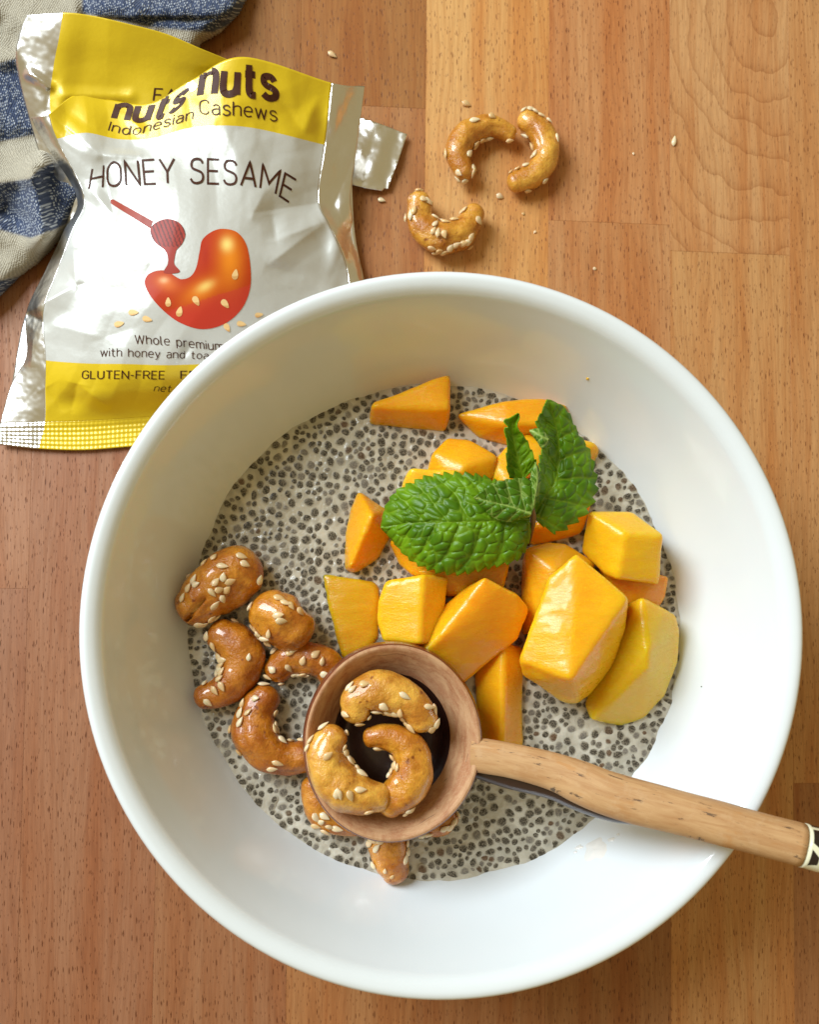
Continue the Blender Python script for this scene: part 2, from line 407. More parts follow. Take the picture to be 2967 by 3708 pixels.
# column borders from the photograph's seams at table height, in cm
def tx(px, py): return un(px, py, 0)
seam = [un(F*1.72, 300, 0)[0] for F in (885, 1140, 1400, 1650)]
W = (seam[3] - seam[0]) / 3
xs = [seam[0] + W*k for k in range(-7, 7)]
yj = lambda F: un(1500, F*1.72, 0)[1]
joints = {5: [yj(1500)], 6: [yj(228), yj(2600)], 7: [yj(1480)], 8: [yj(452), yj(1900)], 9: [yj(507)], 10: [yj(1650)], 4: [yj(900)], 3: [yj(1250)]}
tone = {2: [(0.29, 0.140, 0.078)], 3: [(0.31, 0.148, 0.080), (0.275, 0.130, 0.074)], 4: [(0.31, 0.142, 0.060), (0.285, 0.133, 0.072)], 5: [(0.27, 0.124, 0.042), (0.29, 0.134, 0.066)],  # first tones of the two columns beside the bag include its painted shade
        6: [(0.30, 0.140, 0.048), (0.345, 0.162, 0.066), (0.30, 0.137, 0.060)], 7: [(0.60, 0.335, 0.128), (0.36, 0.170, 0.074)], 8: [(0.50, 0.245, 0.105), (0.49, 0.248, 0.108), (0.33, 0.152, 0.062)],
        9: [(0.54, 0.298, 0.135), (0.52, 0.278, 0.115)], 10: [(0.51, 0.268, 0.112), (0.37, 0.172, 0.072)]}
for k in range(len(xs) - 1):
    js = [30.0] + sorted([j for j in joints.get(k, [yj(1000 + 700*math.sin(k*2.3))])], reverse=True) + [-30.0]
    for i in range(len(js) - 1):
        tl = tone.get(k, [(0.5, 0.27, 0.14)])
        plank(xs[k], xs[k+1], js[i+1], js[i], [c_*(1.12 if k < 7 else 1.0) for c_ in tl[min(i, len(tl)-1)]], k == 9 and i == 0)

# ------------------------------------------------------------------ bowl
def lathe(prof, n, sx=1.0, sy=1.0, c=(0, 0, 0), wob=0.0):
    v = []
    for r, z in prof:
        for k in range(n):
            a = 2*math.pi*k/n
            w = 1 + wob*(math.sin(2*a + 0.6) * 0.5 + math.sin(3*a + 2.0) * 0.4 + math.sin(7*a)*0.15)
            v.append((c[0] + r*sx*w*math.cos(a), c[1] + r*sy*w*math.sin(a), c[2] + z))
    return v, grid_faces(len(prof), n, True)
ip = crom([(0.02, 0.95), (3, 1.0), (5.6, 1.45), (7.05, 2.35), (7.86, 3.40), (8.55, 4.70), (9.10, 5.95), (9.34, 6.48), (9.47, 6.75), (9.60, 6.90), (9.75, 6.98), (9.88, 7.0), (9.99, 6.95), (10.05, 6.80), (9.97, 6.4)], 6)
op = crom([(9.97, 6.4), (9.6, 5.6), (8.9, 3.9), (7.9, 2.3), (6.6, 1.0), (5.75, 0.55), (5.6, 0.3), (5.55, 0.03), (5.4, 0.0), (5.2, 0.05), (5.1, 0.4), (3, 0.45), (0.02, 0.45)], 5)
bv, bf = lathe(list(ip) + list(op[1:]), 160)
bowl = mk('bowl', bv, [f[::-1] for f in bf], M['porc'], origin=(0, 0, 0))
tag(bowl, 'wide white glazed porcelain bowl holding the chia pudding', 'bowl')

# ------------------------------------------------------------------ chia pudding
NR, NA = 60, 160
pv, pf = [], None
for i in range(NR):
    r = 8.05 * (i/(NR-1))**0.9 + 0.01
    for k in range(NA):
        a = 2*math.pi*k/NA; x, y = r*math.cos(a), r*math.sin(a)
        z = ZP + 0.05*nz((x, y, 0), 0.55) + 0.022*nz((x, y, 3), 1.9)
        if r > 6.9: z += sstep(r, 6.9, 7.6)*(0.13*nz((x, y, 9), 0.9) + 0.05*nz((x, y, 4), 2.6) - 0.02)
        pv.append((x, y, z))
pudding = mk('chia_pudding', pv, grid_faces(NR, NA, True), M['milk'], origin=(0, 0, ZP))
tag(pudding, 'milky chia pudding speckled with dark seeds filling the bowl', 'pudding')

# ------------------------------------------------------------------ mango
OBST = []                                   # everything lying over the pudding, for seed visibility
MG = {}
def mango(name_label, pts, col=(0.86, 0.36, 0.012), depth=1.1, base=None, voxel=0.075, smooth=7, rough=0.011):
    """pts: (crop, x, y, h) visible corners, h above the pudding; the hidden underside lies deeper along the body"""
    top = [np.array(un(*q(c, x, y), ZP + h)) for c, x, y, h in pts]
    cen = np.mean(top, 0)
    P = list(top)
    zb = ZP - 0.45 if base is None else ZP + base
    for p in top:
        if p[2] > zb + 0.15:
            b = un(*pix(p), zb); b = np.array([cen[0] + (b[0]-cen[0])*0.94, cen[1] + (b[1]-cen[1])*0.94, zb]); P.append(b)
    org = np.array([cen[0], cen[1], zb])
    bm = bmesh.new()
    for p in P: bm.verts.new(Vector((p - org)*U))
    r = bmesh.ops.convex_hull(bm, input=bm.verts)
    bmesh.ops.delete(bm, geom=[g for g in r['geom_interior'] if isinstance(g, bmesh.types.BMVert)], context='VERTS')
    lone = [v for v in bm.verts if not v.link_faces]
    if lone: bmesh.ops.delete(bm, geom=lone, context='VERTS')
    me = bpy.data.meshes.new('hull'); bm.to_mesh(me); bm.free()
    o = bpy.data.objects.new('hull', me); COL.objects.link(o)
    m = o.modifiers.new('r', 'REMESH'); m.mode = 'VOXEL'; m.voxel_size = voxel*U
    m2 = o.modifiers.new('s', 'SMOOTH'); m2.iterations = smooth; m2.factor = 0.5
    dg = bpy.context.evaluated_depsgraph_get(); me2 = bpy.data.meshes.new_from_object(o.evaluated_get(dg))
    bpy.data.objects.remove(o); bpy.data.meshes.remove(me)
    n = len(me2.vertices); co = np.zeros(n*3, np.float32); me2.vertices.foreach_get('co', co); co = co.reshape(-1, 3)/U
    no = np.zeros(n*3, np.float32); me2.vertices.foreach_get('normal', no); no = no.reshape(-1, 3)
    seed = random.uniform(0, 50)
    d = np.array([nz(p, 0.9, seed)*0.05 + nz((p[0]*1.3, p[1]*4.2, p[2]*2), 1.0, seed)*rough + nz(p, 7.0, seed)*0.006 + 0.045 for p in co])
    co = (co + no*d[:, None]) * U
    me2.vertices.foreach_set('co', co.astype(np.float32).ravel())
    me2.materials.clear(); me2.materials.append(M['mango'])
    me2.polygons.foreach_set('use_smooth', np.ones(len(me2.polygons), bool)); me2.update()
    me2.name = 'mango_chunk'
    o = bpy.data.objects.new('mango_chunk', me2); COL.objects.link(o); o.location = Vector(org)*U
    o.color = (*col, 1)
    tag(o, name_label, 'mango chunk', 'mango chunks in the bowl')
    OBST.append(o); return o
OR, YE, DP = (0.88, 0.385, 0.008), (0.86, 0.46, 0.010), (0.86, 0.33, 0.005)
GY = (0.74, 0.45, 0.010)
mango('wedge shaped mango chunk with upright right edge, farthest toward the snack bag', [('A', 200, 322, .8), ('A', 755, 125, .9), ('A', 752, 362, 1.0), ('A', 197, 348, .9), ('A', 182, 465, .0), ('A', 722, 527, -.05), ('A', 745, 415, .2)], OR)
mango('long mango chunk behind the curled mint leaf, at the upper edge of the pudding', [('A', 812, 405, .35), ('A', 1170, 312, .8), ('A', 1450, 296, .8), ('A', 1610, 340, .6), ('A', 1180, 470, 1.0), ('A', 1450, 480, 1.0), ('A', 840, 440, .05), ('A', 960, 562, 0), ('A', 1190, 622, 0), ('A', 1430, 610, 0), ('A', 1600, 520, .0)], OR)
mango('small mango piece half hidden by the right hand mint leaf', [('B', 800, 385, .5), ('B', 900, 415, .5), ('B', 935, 455, .35), ('B', 905, 540, .05), ('B', 760, 600, .2), ('B', 700, 430, .6)], YE)
mango('low sloping mango chunk above the pale lit edge, left of the curled leaf', [('A', 745, 580, .6), ('A', 895, 592, .65), ('A', 1098, 715, .9), ('A', 870, 775, 1.25), ('A', 645, 690, .8), ('A', 600, 805, .5), ('A', 1060, 875, .8), ('A', 800, 900, 1.1)], OR)
mango('mango chunk standing directly behind the curled leaf', [('A', 1092, 735, .8), ('A', 1172, 645, .7), ('A', 1330, 545, .6), ('A', 1440, 640, .8), ('A', 1400, 820, 1.1), ('A', 1180, 905, 1.2), ('A', 1050, 880, .7)], OR)
mango('mango chunk with a bright pale end sticking out above the big mint leaf', [('A', 420, 930, .7), ('A', 478, 803, 1.2), ('A', 825, 815, 1.35), ('A', 900, 1020, 1.2), ('A', 560, 1060, 1.0), ('A', 450, 1000, .6)], (0.88, 0.47, 0.02))
mango('narrow upright mango wedge left of the big mint leaf tip', [('A', 102, 968, .25), ('A', 192, 1140, 1.25), ('A', 40, 1500, .75), ('A', 310, 1105, .25), ('A', 322, 1290, .05), ('A', 230, 1440, 0), ('A', 75, 1548, -.05), ('A', 2, 1525, .05), ('A', 8, 1270, .2), ('A', 50, 1090, .2)], OR)
mango('rounded mango piece showing below the big mint leaf, behind the small cube', [('A', 330, 1330, .5), ('A', 400, 1480, .2), ('A', 500, 1560, .25), ('A', 665, 1572, .5), ('A', 700, 1300, 1.0), ('A', 430, 1240, .85)], OR)
mango('shaded flat mango slice under the big mint leaf and behind the long wedge', [('C', 720, 230, .9), ('C', 1390, 170, .95), ('C', 1345, 355, .9), ('C', 945, 410, .7), ('C', 850, 300, .8)], OR)
mango('small smooth mango cube above the spoon, its right side in shade', [('C', 500, 318, 1.6), ('C', 765, 266, 2.0), ('C', 745, 757, 2.0), ('C', 485, 738, 1.5), ('C', 443, 600, 1.45), ('C', 450, 460, 1.5), ('C', 940, 287, 1.25), ('C', 888, 753, 1.25), ('C', 700, 762, 1.7)], (0.90, 0.45, 0.010))
mango('long mango wedge with a sharp ridge pointing down behind the spoon bowl', [('C', 1215, 290, 2.2), ('C', 1330, 358, 2.1), ('C', 1440, 408, 1.9), ('C', 1520, 512, 1.5), ('C', 1445, 722, 1.2), ('C', 1020, 1060, .7), ('C', 760, 830, 1.7), ('C', 880, 720, 1.95), ('C', 1100, 355, 1.3), ('C', 930, 490, 1.1), ('C', 690, 780, 1.1)], (0.88, 0.375, 0.008))
mango('upright mango strip between the long wedge and the spoon handle', [('C', 1345, 760, .95), ('C', 1340, 1480, .95), ('C', 1150, 960, .15), ('C', 1185, 1500, .1), ('C', 1480, 800, .3), ('C', 1482, 1500, .15)], OR, smooth=5)
mango('flat mango piece sunk in the pudding, left of the small cube', [('C', 38, 252, .05), ('C', 185, 300, .12), ('C', 410, 325, .12), ('C', 440, 360, .04), ('C', 440, 700, .04), ('C', 400, 780, .08), ('C', 190, 880, .08), ('C', 120, 600, .05), ('C', 70, 420, .0)], (0.70, 0.33, 0.008), base=-.5, rough=0.02)
mango('large mango chunk behind the big glossy one, leaning on it under the mint', [('D', 320, 78, 1.4), ('D', 470, 30, 1.25), ('D', 590, 50, 1.25), ('D', 812, 182, 1.0), ('D', 520, 235, 1.9), ('D', 292, 150, .3), ('D', 288, 700, .1), ('D', 420, 640, 1.4), ('D', 330, 300, 1.3)], OR)
mango('yellow mango cube with a highlit edge, right of the mint against the bowl wall', [('B', 870, 905, 1.5), ('B', 1180, 908, 1.4), ('B', 1400, 1080, 1.9), ('B', 1130, 1072, 2.25), ('B', 1365, 1422, 1.5), ('B', 1075, 1390, 1.8), ('B', 820, 1200, .9), ('B', 1000, 1360, 1.5)], (0.84, 0.47, 0.010), base=0.3)
mango('biggest mango chunk with a wet glossy top face, right of centre', [('D', 675, 115, 2.35), ('D', 1042, 432, 2.55), ('D', 642, 1012, 2.75), ('D', 262, 885, 1.95), ('D', 480, 290, 2.15), ('D', 1015, 650, 1.5), ('D', 940, 900, 1.0), ('D', 690, 1195, .6), ('D', 600, 1182, .7), ('D', 300, 990, 1.4), ('D', 780, 1130, .6)], (0.90, 0.44, 0.010), base=0.05, rough=0.02)
mango('curved greenish yellow mango wedge at the right edge of the pudding', [('D', 1152, 440, 1.6), ('D', 1192, 820, 1.75), ('D', 1190, 930, 1.6), ('D', 795, 1308, .45), ('D', 1300, 525, 1.3), ('D', 1390, 565, .95), ('D', 1418, 665, .75), ('D', 1402, 900, .45), ('D', 1310, 1140, .25), ('D', 1160, 1285, .1), ('D', 1000, 1350, .02), ('D', 780, 1300, .1), ('D', 1060, 480, .8), ('D', 985, 900, .6), ('D', 742, 1200, .1)], GY, smooth=3)
mango('low mango piece tucked between the yellow cube and the curved wedge', [('D', 830, 200, .6), ('D', 1100, 300, .95), ('D', 1342, 280, .8), ('D', 1315, 420, .5), ('D', 1250, 515, .3), ('D', 1050, 500, .8)], DP)
mango('shaded mango piece lying under the mint stem and right leaf', [('B', 440, 1010, .6), ('B', 700, 900, .65), ('B', 880, 830, .6), ('B', 862, 905, .4), ('B', 800, 1055, .3), ('B', 690, 1095, .15), ('B', 440, 1150, .15)], DP)

# ------------------------------------------------------------------ sesame seed
def seed_mesh():
    v, n, m = [], 10, 6
    for i in range(m + 1):
        t = i/m; x = -0.17 + 0.35*t
        r = 0.0 if i in (0, m) else math.sin(math.pi*t**0.72)**0.85
        for k in range(n):
            a = 2*math.pi*k/n
            v.append((x, 0.108*r*math.cos(a), 0.052*r*math.sin(a)))
    me = bpy.data.meshes.new('sesame_seed')
    me.from_pydata([tuple(np.array(p)*U) for p in v], [], grid_faces(m + 1, n, True))
    me.materials.append(M['sesame']); me.polygons.foreach_set('use_smooth', np.ones(len(me.polygons), bool)); me.update()
    return me
SEED = seed_mesh()
def frame(n, ang):
    n = Vector(n).normalized(); t = Vector((math.cos(ang), math.sin(ang), 0)); t = (t - n*t.dot(n))
    t = t.normalized() if t.length > 1e-3 else n.orthogonal().normalized()
    b = n.cross(t); m = Matrix((t, b, n)).transposed(); return m
def put_seed(loc, n, ang, parent=None, s=1.0):
    o = bpy.data.objects.new('sesame_seed', SEED); COL.objects.link(o)
    R = frame(n, ang); rot = Matrix.Rotation(random.uniform(-0.3, 0.3), 3, 'X') @ Matrix.Rotation(random.uniform(-0.2, 0.2), 3, 'Y')
    sx, sy = random.uniform(0.80, 1.14)*s, random.uniform(0.78, 1.12)*s
    m = (R @ rot @ Matrix.Diagonal((sx, sy, s))).to_4x4()
    m.translation = Vector(loc)*U
    if parent is not None: m.translation -= parent.location; o.parent = parent
    o.matrix_local = m; return o

# ------------------------------------------------------------------ cashews
def cashew(label, group, crop, spine, z, seeds, col, extra=0, crack=None):
    """spine: (x, y, r[, dz]); z = height of the spine above the table"""
    pts = []
    for s in spine:
        p = un(*q(crop, s[0], s[1]), z + (s[3] if len(s) > 3 else 0)); pts.append((*p, s[2]))
    C = crom(pts, 10)
    C = np.vstack([resample(C, 56)])
    P, R = C[:, :3], C[:, 3]
    T = np.gradient(P, axis=0); T /= np.linalg.norm(T, axis=1)[:, None]
    v = []; n = 44; up = np.array([0, 0, 1.0]); sd = random.uniform(0, 90); ga = random.choice((0.7, 2.4, 0.9)); cen = (P[0] + P[-1])*.5
    P0 = P[0] - T[0]*R[0]*0.80; P1 = P[-1] + T[-1]*R[-1]*0.80
    capn = 7; rings = []
    for k in range(capn):                      # rounded start
        a = math.pi/2*(k/capn); rings.append((P[0] - T[0]*R[0]*0.80*math.cos(a), T[0], R[0]*max(math.sin(a), 0.02)))
    for k in range(len(P)): rings.append((P[k], T[k], R[k]))
    for k in range(capn - 1, -1, -1):
        a = math.pi/2*(k/capn); rings.append((P[-1] + T[-1]*R[-1]*0.80*math.cos(a), T[-1], R[-1]*max(math.sin(a), 0.02)))
    for c, t, r in rings:
        s = np.cross(t, up); s /= np.linalg.norm(s) + 1e-9; u = np.cross(s, t)
        for k in range(n):
            a = 2*math.pi*k/n; d = s*math.cos(a) + u*math.sin(a)*0.94
            p = c + d*r
            w = 1 + 0.13*nz(p, 0.9, sd) + 0.085*nz(p, 2.1, sd) + 0.022*nz(p, 6, sd) - 0.09*math.exp(-((a - ga - .25*math.sin(c[0]*3))/0.10)**2)*sstep(nz(c, 0.9, sd + 3), -.2, .2)
            w -= 0.10*max(0, -nz(p, 1.6, sd + 9) - .15)
            p = c + d*r*w*1.03
            v.append(p)
    v = np.array(v); f = grid_faces(len(rings), n, True)
    f.append(tuple(range(n))[::-1]); f.append(tuple((len(rings)-1)*n + k for k in range(n)))
    if crack:
        a, b, dep = crack; a = q(crop, *a); b = q(crop, *b)
        for i, p in enumerate(v):
            x, y = pix(p); d, t = segdist(x, y, a, b)
            if p[2] > z - 0.1: v[i][2] -= dep*math.exp(-(d/6.0)**2)*(1 - t**6)*1.2 - 0.08*math.exp(-((d-13)/6.0)**2)*(1 - t**6)
    mid = f[(len(rings)//2)*n]; fn = np.cross(v[mid[1]] - v[mid[0]], v[mid[2]] - v[mid[0]])
    if np.dot(fn, v[mid[0]] - rings[len(rings)//2][0]) < 0: f = [tuple(x_[::-1]) for x_ in f]
    org = (P[len(P)//2][0], P[len(P)//2][1], v[:, 2].min())
    o = mk('cashew', v, f, M['cashew'], origin=org); o.color = (*col, 1)
    tag(o, label, 'cashew', group); OBST.append(o)
    bvh = BVHTree.FromPolygons([Vector(p) for p in v], f)
    for s in seeds:
        x, y = q(crop, s[0], s[1]); ang = math.radians(s[2]) if len(s) > 2 else random.uniform(0, 6.3)
        best = None
        for rr in (0, 5, 10, 16, 24, 34):
            for kk in range(1 if rr == 0 else 10):
                h = bvh.ray_cast(Vector(CAM), ray(x + rr*math.cos(kk*.628), y + rr*math.sin(kk*.628)))
                if h[0] is not None: best = h; break
            if best: break
        if best: put_seed(best[0] + best[1]*0.04, best[1] + Vector((0, 0, .12)), ang, o, 1.0 if len(s) < 4 else s[3])
    for _ in range(extra):                     # those on the sides turned away
        i = random.randrange(len(f) - 2); c = sum((Vector(v[k]) for k in f[i]), Vector())/4
        h = bvh.find_nearest(c); nn = h[1]
        if nn.z < 0.25 and nn.z > -0.6: put_seed(h[0] + nn*0.04, nn, random.uniform(0, 6), o)
    for _ in range(extra*5):                   # clusters caught in the inner bend
        i = random.randrange(len(f) - 2); c = sum((Vector(v[k]) for k in f[i]), Vector())/4; h = bvh.find_nearest(c); nn = h[1]
        d = Vector(cen) - c; d.z = 0
        if 0.0 < nn.z < 0.75 and d.length > .15 and nn.dot(d.normalized()) > .6 and random.random() < .8: put_seed(h[0] + nn*0.04, nn, random.uniform(0, 6), o, random.uniform(.8, 1))
    return o
B1, B2, L1 = (0.66, 0.27, 0.016), (0.56, 0.195, 0.009), (0.80, 0.43, 0.06)
gb, gs, gt = 'cashews lying in the pudding', 'cashews in the wooden spoon', 'cashews on the table top'
cashew('plump cashew with split end, farthest left of the bowl cluster', gb, 'E', [(215, 500, .66), (310, 400, .80), (440, 290, .84), (550, 215, .76)], ZP+.55,
       [(350, 140, 80), (410, 200, -10), (545, 130), (570, 185, -20), (415, 280, 80), (360, 315, 50), (465, 310, 20), (385, 370, 10), (440, 372, 50), (335, 390, -50), (408, 435, -60), (355, 480, 60), (280, 180, 50), (205, 300, 60), (165, 360, 50), (240, 620, 20), (330, 580, 40), (370, 575, 60), (125, 430, 60), (275, 620, 30), (675, 300, 70), (220, 335, 10)],
       B1, 6, ((150, 590), (300, 385), 0.42))
cashew('squat cashew with wet highlight, uppermost right of the left cluster', gb, 'E', [(745, 520, .66), (830, 585, .80), (930, 665, .70)], ZP+.75,
       [(815, 555, 5), (835, 597, -5), (745, 690, 80), (730, 755, -30), (660, 710, 40), (605, 690, -60), (600, 640, 60), (640, 660), (820, 435, -20), (865, 470, -30), (970, 530, -40), (905, 490, -60), (700, 770, 20), (625, 720, 30)], B1, 6)
cashew('big smooth reddish cashew curved like a C beside the bowl wall', gb, 'E', [(400, 690, .50), (510, 760, .60), (560, 890, .63), (500, 1030, .58), (390, 1110, .48), (275, 1140, .38)], ZP+.4,
       [(380, 935, 20), (405, 965, 40), (390, 1015, 30), (405, 1070, -60), (355, 1100, -50), (305, 1185, -45), (410, 880, 10), (360, 865), (345, 780, -70), (600, 860, 80, .7), (330, 970, 50), (340, 910, 40), (290, 710, 60), (345, 955, 10)], B2, 4)
cashew('seedy cashew arching from the squat nut down to the spoon rim', gb, 'E', [(800, 960, .40), (890, 880, .48), (1040, 860, .52), (1160, 910, .48), (1230, 1010, .42)], ZP+.3,
       [(790, 815, 0), (920, 810, -5), (995, 885, 70), (1085, 840, 40), (1135, 890, 85), (890, 935, -60), (845, 1050, -70), (740, 1000, -10), (1155, 985, 0), (940, 990, 60), (970, 995, 60), (1000, 1000, 60), (1020, 1005, 60), (1140, 1060, 40), (900, 830, 5), (770, 950)], B2, 4)
cashew('reddish cashew left of the spoon, its lower end under the rim', gb, 'E', [(730, 1140, .42), (655, 1260, .58), (650, 1410, .66), (740, 1540, .64), (880, 1590, .52), (1020, 1580, .46)], ZP+.4,
       [(650, 1160, -10), (560, 1195, 70), (600, 1260, 30), (540, 1265, 50), (540, 1330, 60), (835, 1265, -60), (830, 1330, -80), (880, 1360, 50), (885, 1405, 60), (840, 1460, -50), (980, 1460, -40), (810, 1625, -20), (770, 1665, 10), (700, 1030, 10), (525, 1545, 80)], B2, 5)
cashew('caramel cashew pinned under the lower left spoon rim', gb, 'G', [(200, 890, .46), (215, 1030, .50), (320, 1130, .46), (470, 1160, .40)], ZP+.3,
       [(190, 1120, -50), (250, 1110, -30), (190, 1180, 0), (290, 1185, -20), (260, 1222, -30), (340, 1200, -10), (230, 1150, 40)], B1, 5)
cashew('cashew poking out below the spoon towards the bowl wall', gb, 'G', [(720, 1180, .58), (712, 1320, .60), (735, 1440, .52), (765, 1525, .40)], ZP+.35,
       [(580, 1310, 10), (630, 1345, 35), (600, 1465, 80), (850, 1370, 35), (835, 1420, 60), (845, 1300, 60), (600, 1285, -10), (690, 1505, 80, .5), (740, 1545, 60, .5), (660, 1290, 20)], B1, 3)
cashew('cashew tip showing at the lower right of the spoon bowl', gb, 'G', [(980, 1160, .42), (1090, 1165, .38), (1165, 1120, .28)], ZP+.35,
       [(1210, 1100, 80), (1160, 1190, 50), (1000, 1240, 20), (960, 1250, 40), (1120, 1200, 30), (1190, 1150, 60)], B1, 4)
ZS = 5.55
cashew('pale cashew lying across the top of the spoon bowl', gs, 'G', [(470, 360, .40), (500, 265, .52), (610, 205, .56), (770, 225, .54), (900, 305, .50), (970, 420, .40)], ZS+.15,
       [(540, 155, 0), (435, 175, 45), (455, 195, 40), (830, 240, -30), (1005, 320, 0), (680, 315, -40), (635, 360, -50), (730, 370, 20), (800, 360, 80), (745, 415, -15), (818, 440, -50), (860, 470, -30), (660, 430, 70), (685, 440, 75), (675, 485, -60), (405, 372, -5), (515, 470, 20), (1090, 440, 70), (1065, 505, 10), (1070, 320, -60), (1085, 470, 60)], L1, 4)
cashew('pale cashew resting over the left rim of the spoon', gs, 'G', [(315, 530, .40), (265, 630, .54), (290, 760, .60), (385, 890, .62), (520, 960, .54), (640, 980, .44)], ZS+.25,
       [(510, 920, 0), (435, 960, -70), (360, 950, -80), (340, 945, 80), (570, 1075, 25), (145, 560, 60), (125, 610, 70), (220, 445, 40), (490, 670, -40), (500, 720, -30), (540, 740, -30), (440, 630, -60), (275, 675, 40), (470, 690, -40)], L1, 4)
cashew('hooked glossy cashew in the right half of the spoon bowl', gs, 'G', [(585, 540, .28), (690, 535, .36), (820, 580, .46), (895, 700, .55), (865, 850, .60), (775, 960, .54), (715, 1020, .42)], ZS+.0,
       [(705, 690, -70), (715, 745, 70), (620, 990, -75), (870, 1075, 0), (850, 1090, 30), (630, 635, -30), (900, 1060, 30), (690, 780, 60)], (0.72, 0.33, 0.028), 4)
cashew('table cashew curved like an arch, touching the C shaped one', gt, 'K', [(537, 440, .33), (515, 370, .44), (553, 308, .48), (625, 285, .38), (692, 308, .28)], .5,
       [(590, 350, 60), (625, 325, -10), (605, 335, 40), (580, 440, -70), (585, 410, 70), (595, 360, 60), (572, 265, 5), (630, 252, -20), (520, 440, -30), (540, 465, -60), (478, 375, 70), (690, 330, 20), (585, 375, 40), (610, 350, 70)], (0.68, 0.33, 0.035), 3)
cashew('pale table cashew curved like a C with sesame along its inner bend', gt, 'K', [(745, 262, .36), (795, 310, .46), (810, 385, .48), (770, 445, .44), (705, 472, .32)], .5,
       [(735, 335, 75), (732, 365, 80), (728, 402, 35), (735, 228, 10), (757, 225, 5), (800, 235, -30), (822, 262, -50), (865, 310, -80), (815, 470, 50), (755, 500, 20), (745, 375, 60), (780, 228, -20), (735, 350, 60), (738, 385, 70)], (0.76, 0.40, 0.05), 3)
cashew('table cashew thickly coated with sesame, nearest the bowl rim', gt, 'K', [(385, 535, .40), (392, 605, .50), (450, 655, .55), (530, 640, .50), (575, 575, .36)], .55,
       [(370, 565, 70), (440, 612, 60), (435, 635, 60), (450, 640, 80), (470, 645, -70), (585, 600, -40), (490, 567, 10), (505, 597, -20), (465, 575, -30), (515, 545, 30), (400, 528, -20), (435, 545, -40), (560, 655, 60), (490, 690, 80), (455, 700, 40), (445, 715, 10), (535, 675, 20), (430, 690, -30), (510, 680, 40), (385, 500, 0), (335, 590, 70), (360, 580, 60), (550, 670, 30), (470, 705, 60), (415, 535, -30), (450, 560, -40)], (0.68, 0.33, 0.035), 6)

gl = 'loose sesame seeds on the table'
for (x, y, a, lb) in ((95, 43, -30, 'loose sesame seed on the dark wood above the snack bag'), (545, 208, -20, 'pale loose sesame seed above the arch shaped table cashew'),
                      (1241, 333, 80, 'loose sesame seed alone on the curved grain stave'), (657, 518, -20, 'loose sesame seed below the C shaped table cashew'),
                      (260, 530, -20, 'loose sesame seed beside the torn foil strip')):
    p = un(*q('K', x, y), 0.06); o = put_seed(p, (0, 0, 1), math.radians(a)); tag(o, lb, 'sesame seed', gl)
for i, (c, x, y, s, lb) in enumerate((('K', 735, 577, .055, 'tiny crumb on the wood right of the sesame coated table cashew'), ('K', 775, 637, .05, 'tiny pale crumb just above the bowl rim'),
                         ('K', 975, 760, .06, 'whitish crumb on the reddish stave near the bowl'), ('K', 1105, 375, .05, 'speck of crumb right of the C shaped table cashew'))):
    bm = bmesh.new(); bmesh.ops.create_icosphere(bm, subdivisions=2, radius=s*U)
    for v in bm.verts: v.co *= 1 + 0.5*nz(v.co, 1500, i); v.co.z *= 0.6
    me = bpy.data.meshes.new('crumb'); bm.to_mesh(me); bm.free(); me.materials.append(M['sesame'])
    o = bpy.data.objects.new('crumb', me); COL.objects.link(o); o.location = Vector(un(*q(c, x, y), s*.5))*U
    tag(o, lb, 'crumb', 'crumbs on the table')

# ------------------------------------------------------------------ wooden spoon
SPZ = 5.62
sc_ = un(1424, 2690, SPZ); spoon = empty('wooden_spoon', (sc_[0], sc_[1], SPZ-2.1))
tag(spoon, 'hand carved wooden spoon resting across the bowl rim with patterned handle', 'spoon')
ppc = F_PX/(CAM[2]-SPZ+0.6); ax, ay = 318/ppc, 355/ppc
outer = crom([(0.02, -2.15), (.42, -2.08), (.74, -1.65), (.94, -.95), (1.005, -.45), (.99, -.10), (.97, 0.0)], 6)
inner = crom([(.97, 0.0), (.94, .01), (.895, -.10), (.80, -.42), (.67, -.90)], 6)
dark = crom([(.67, -.90), (.63, -1.10), (.56, -1.5), (.35, -1.78), (.02, -1.85)], 6)
def spoon_part(name, prof, mat):
    n = 112; v, f = lathe(prof, n, ax, ay, (sc_[0], sc_[1], SPZ), 0.012)
    uv = [(math.sin(2*math.pi*(i % n)/n)*2.2 + 3, i//n*0.045 + 0.02*math.sin(i % n)) for i in range(len(v))]
    return mk(name, v, f, mat, parent=spoon, uv=uv)
spoon_part('bowl_underside', outer, M['lacqr'])
spoon_part('carved_rim', inner, M['rimwood'])
spoon_part('stained_hollow', dark, M['lacq'])
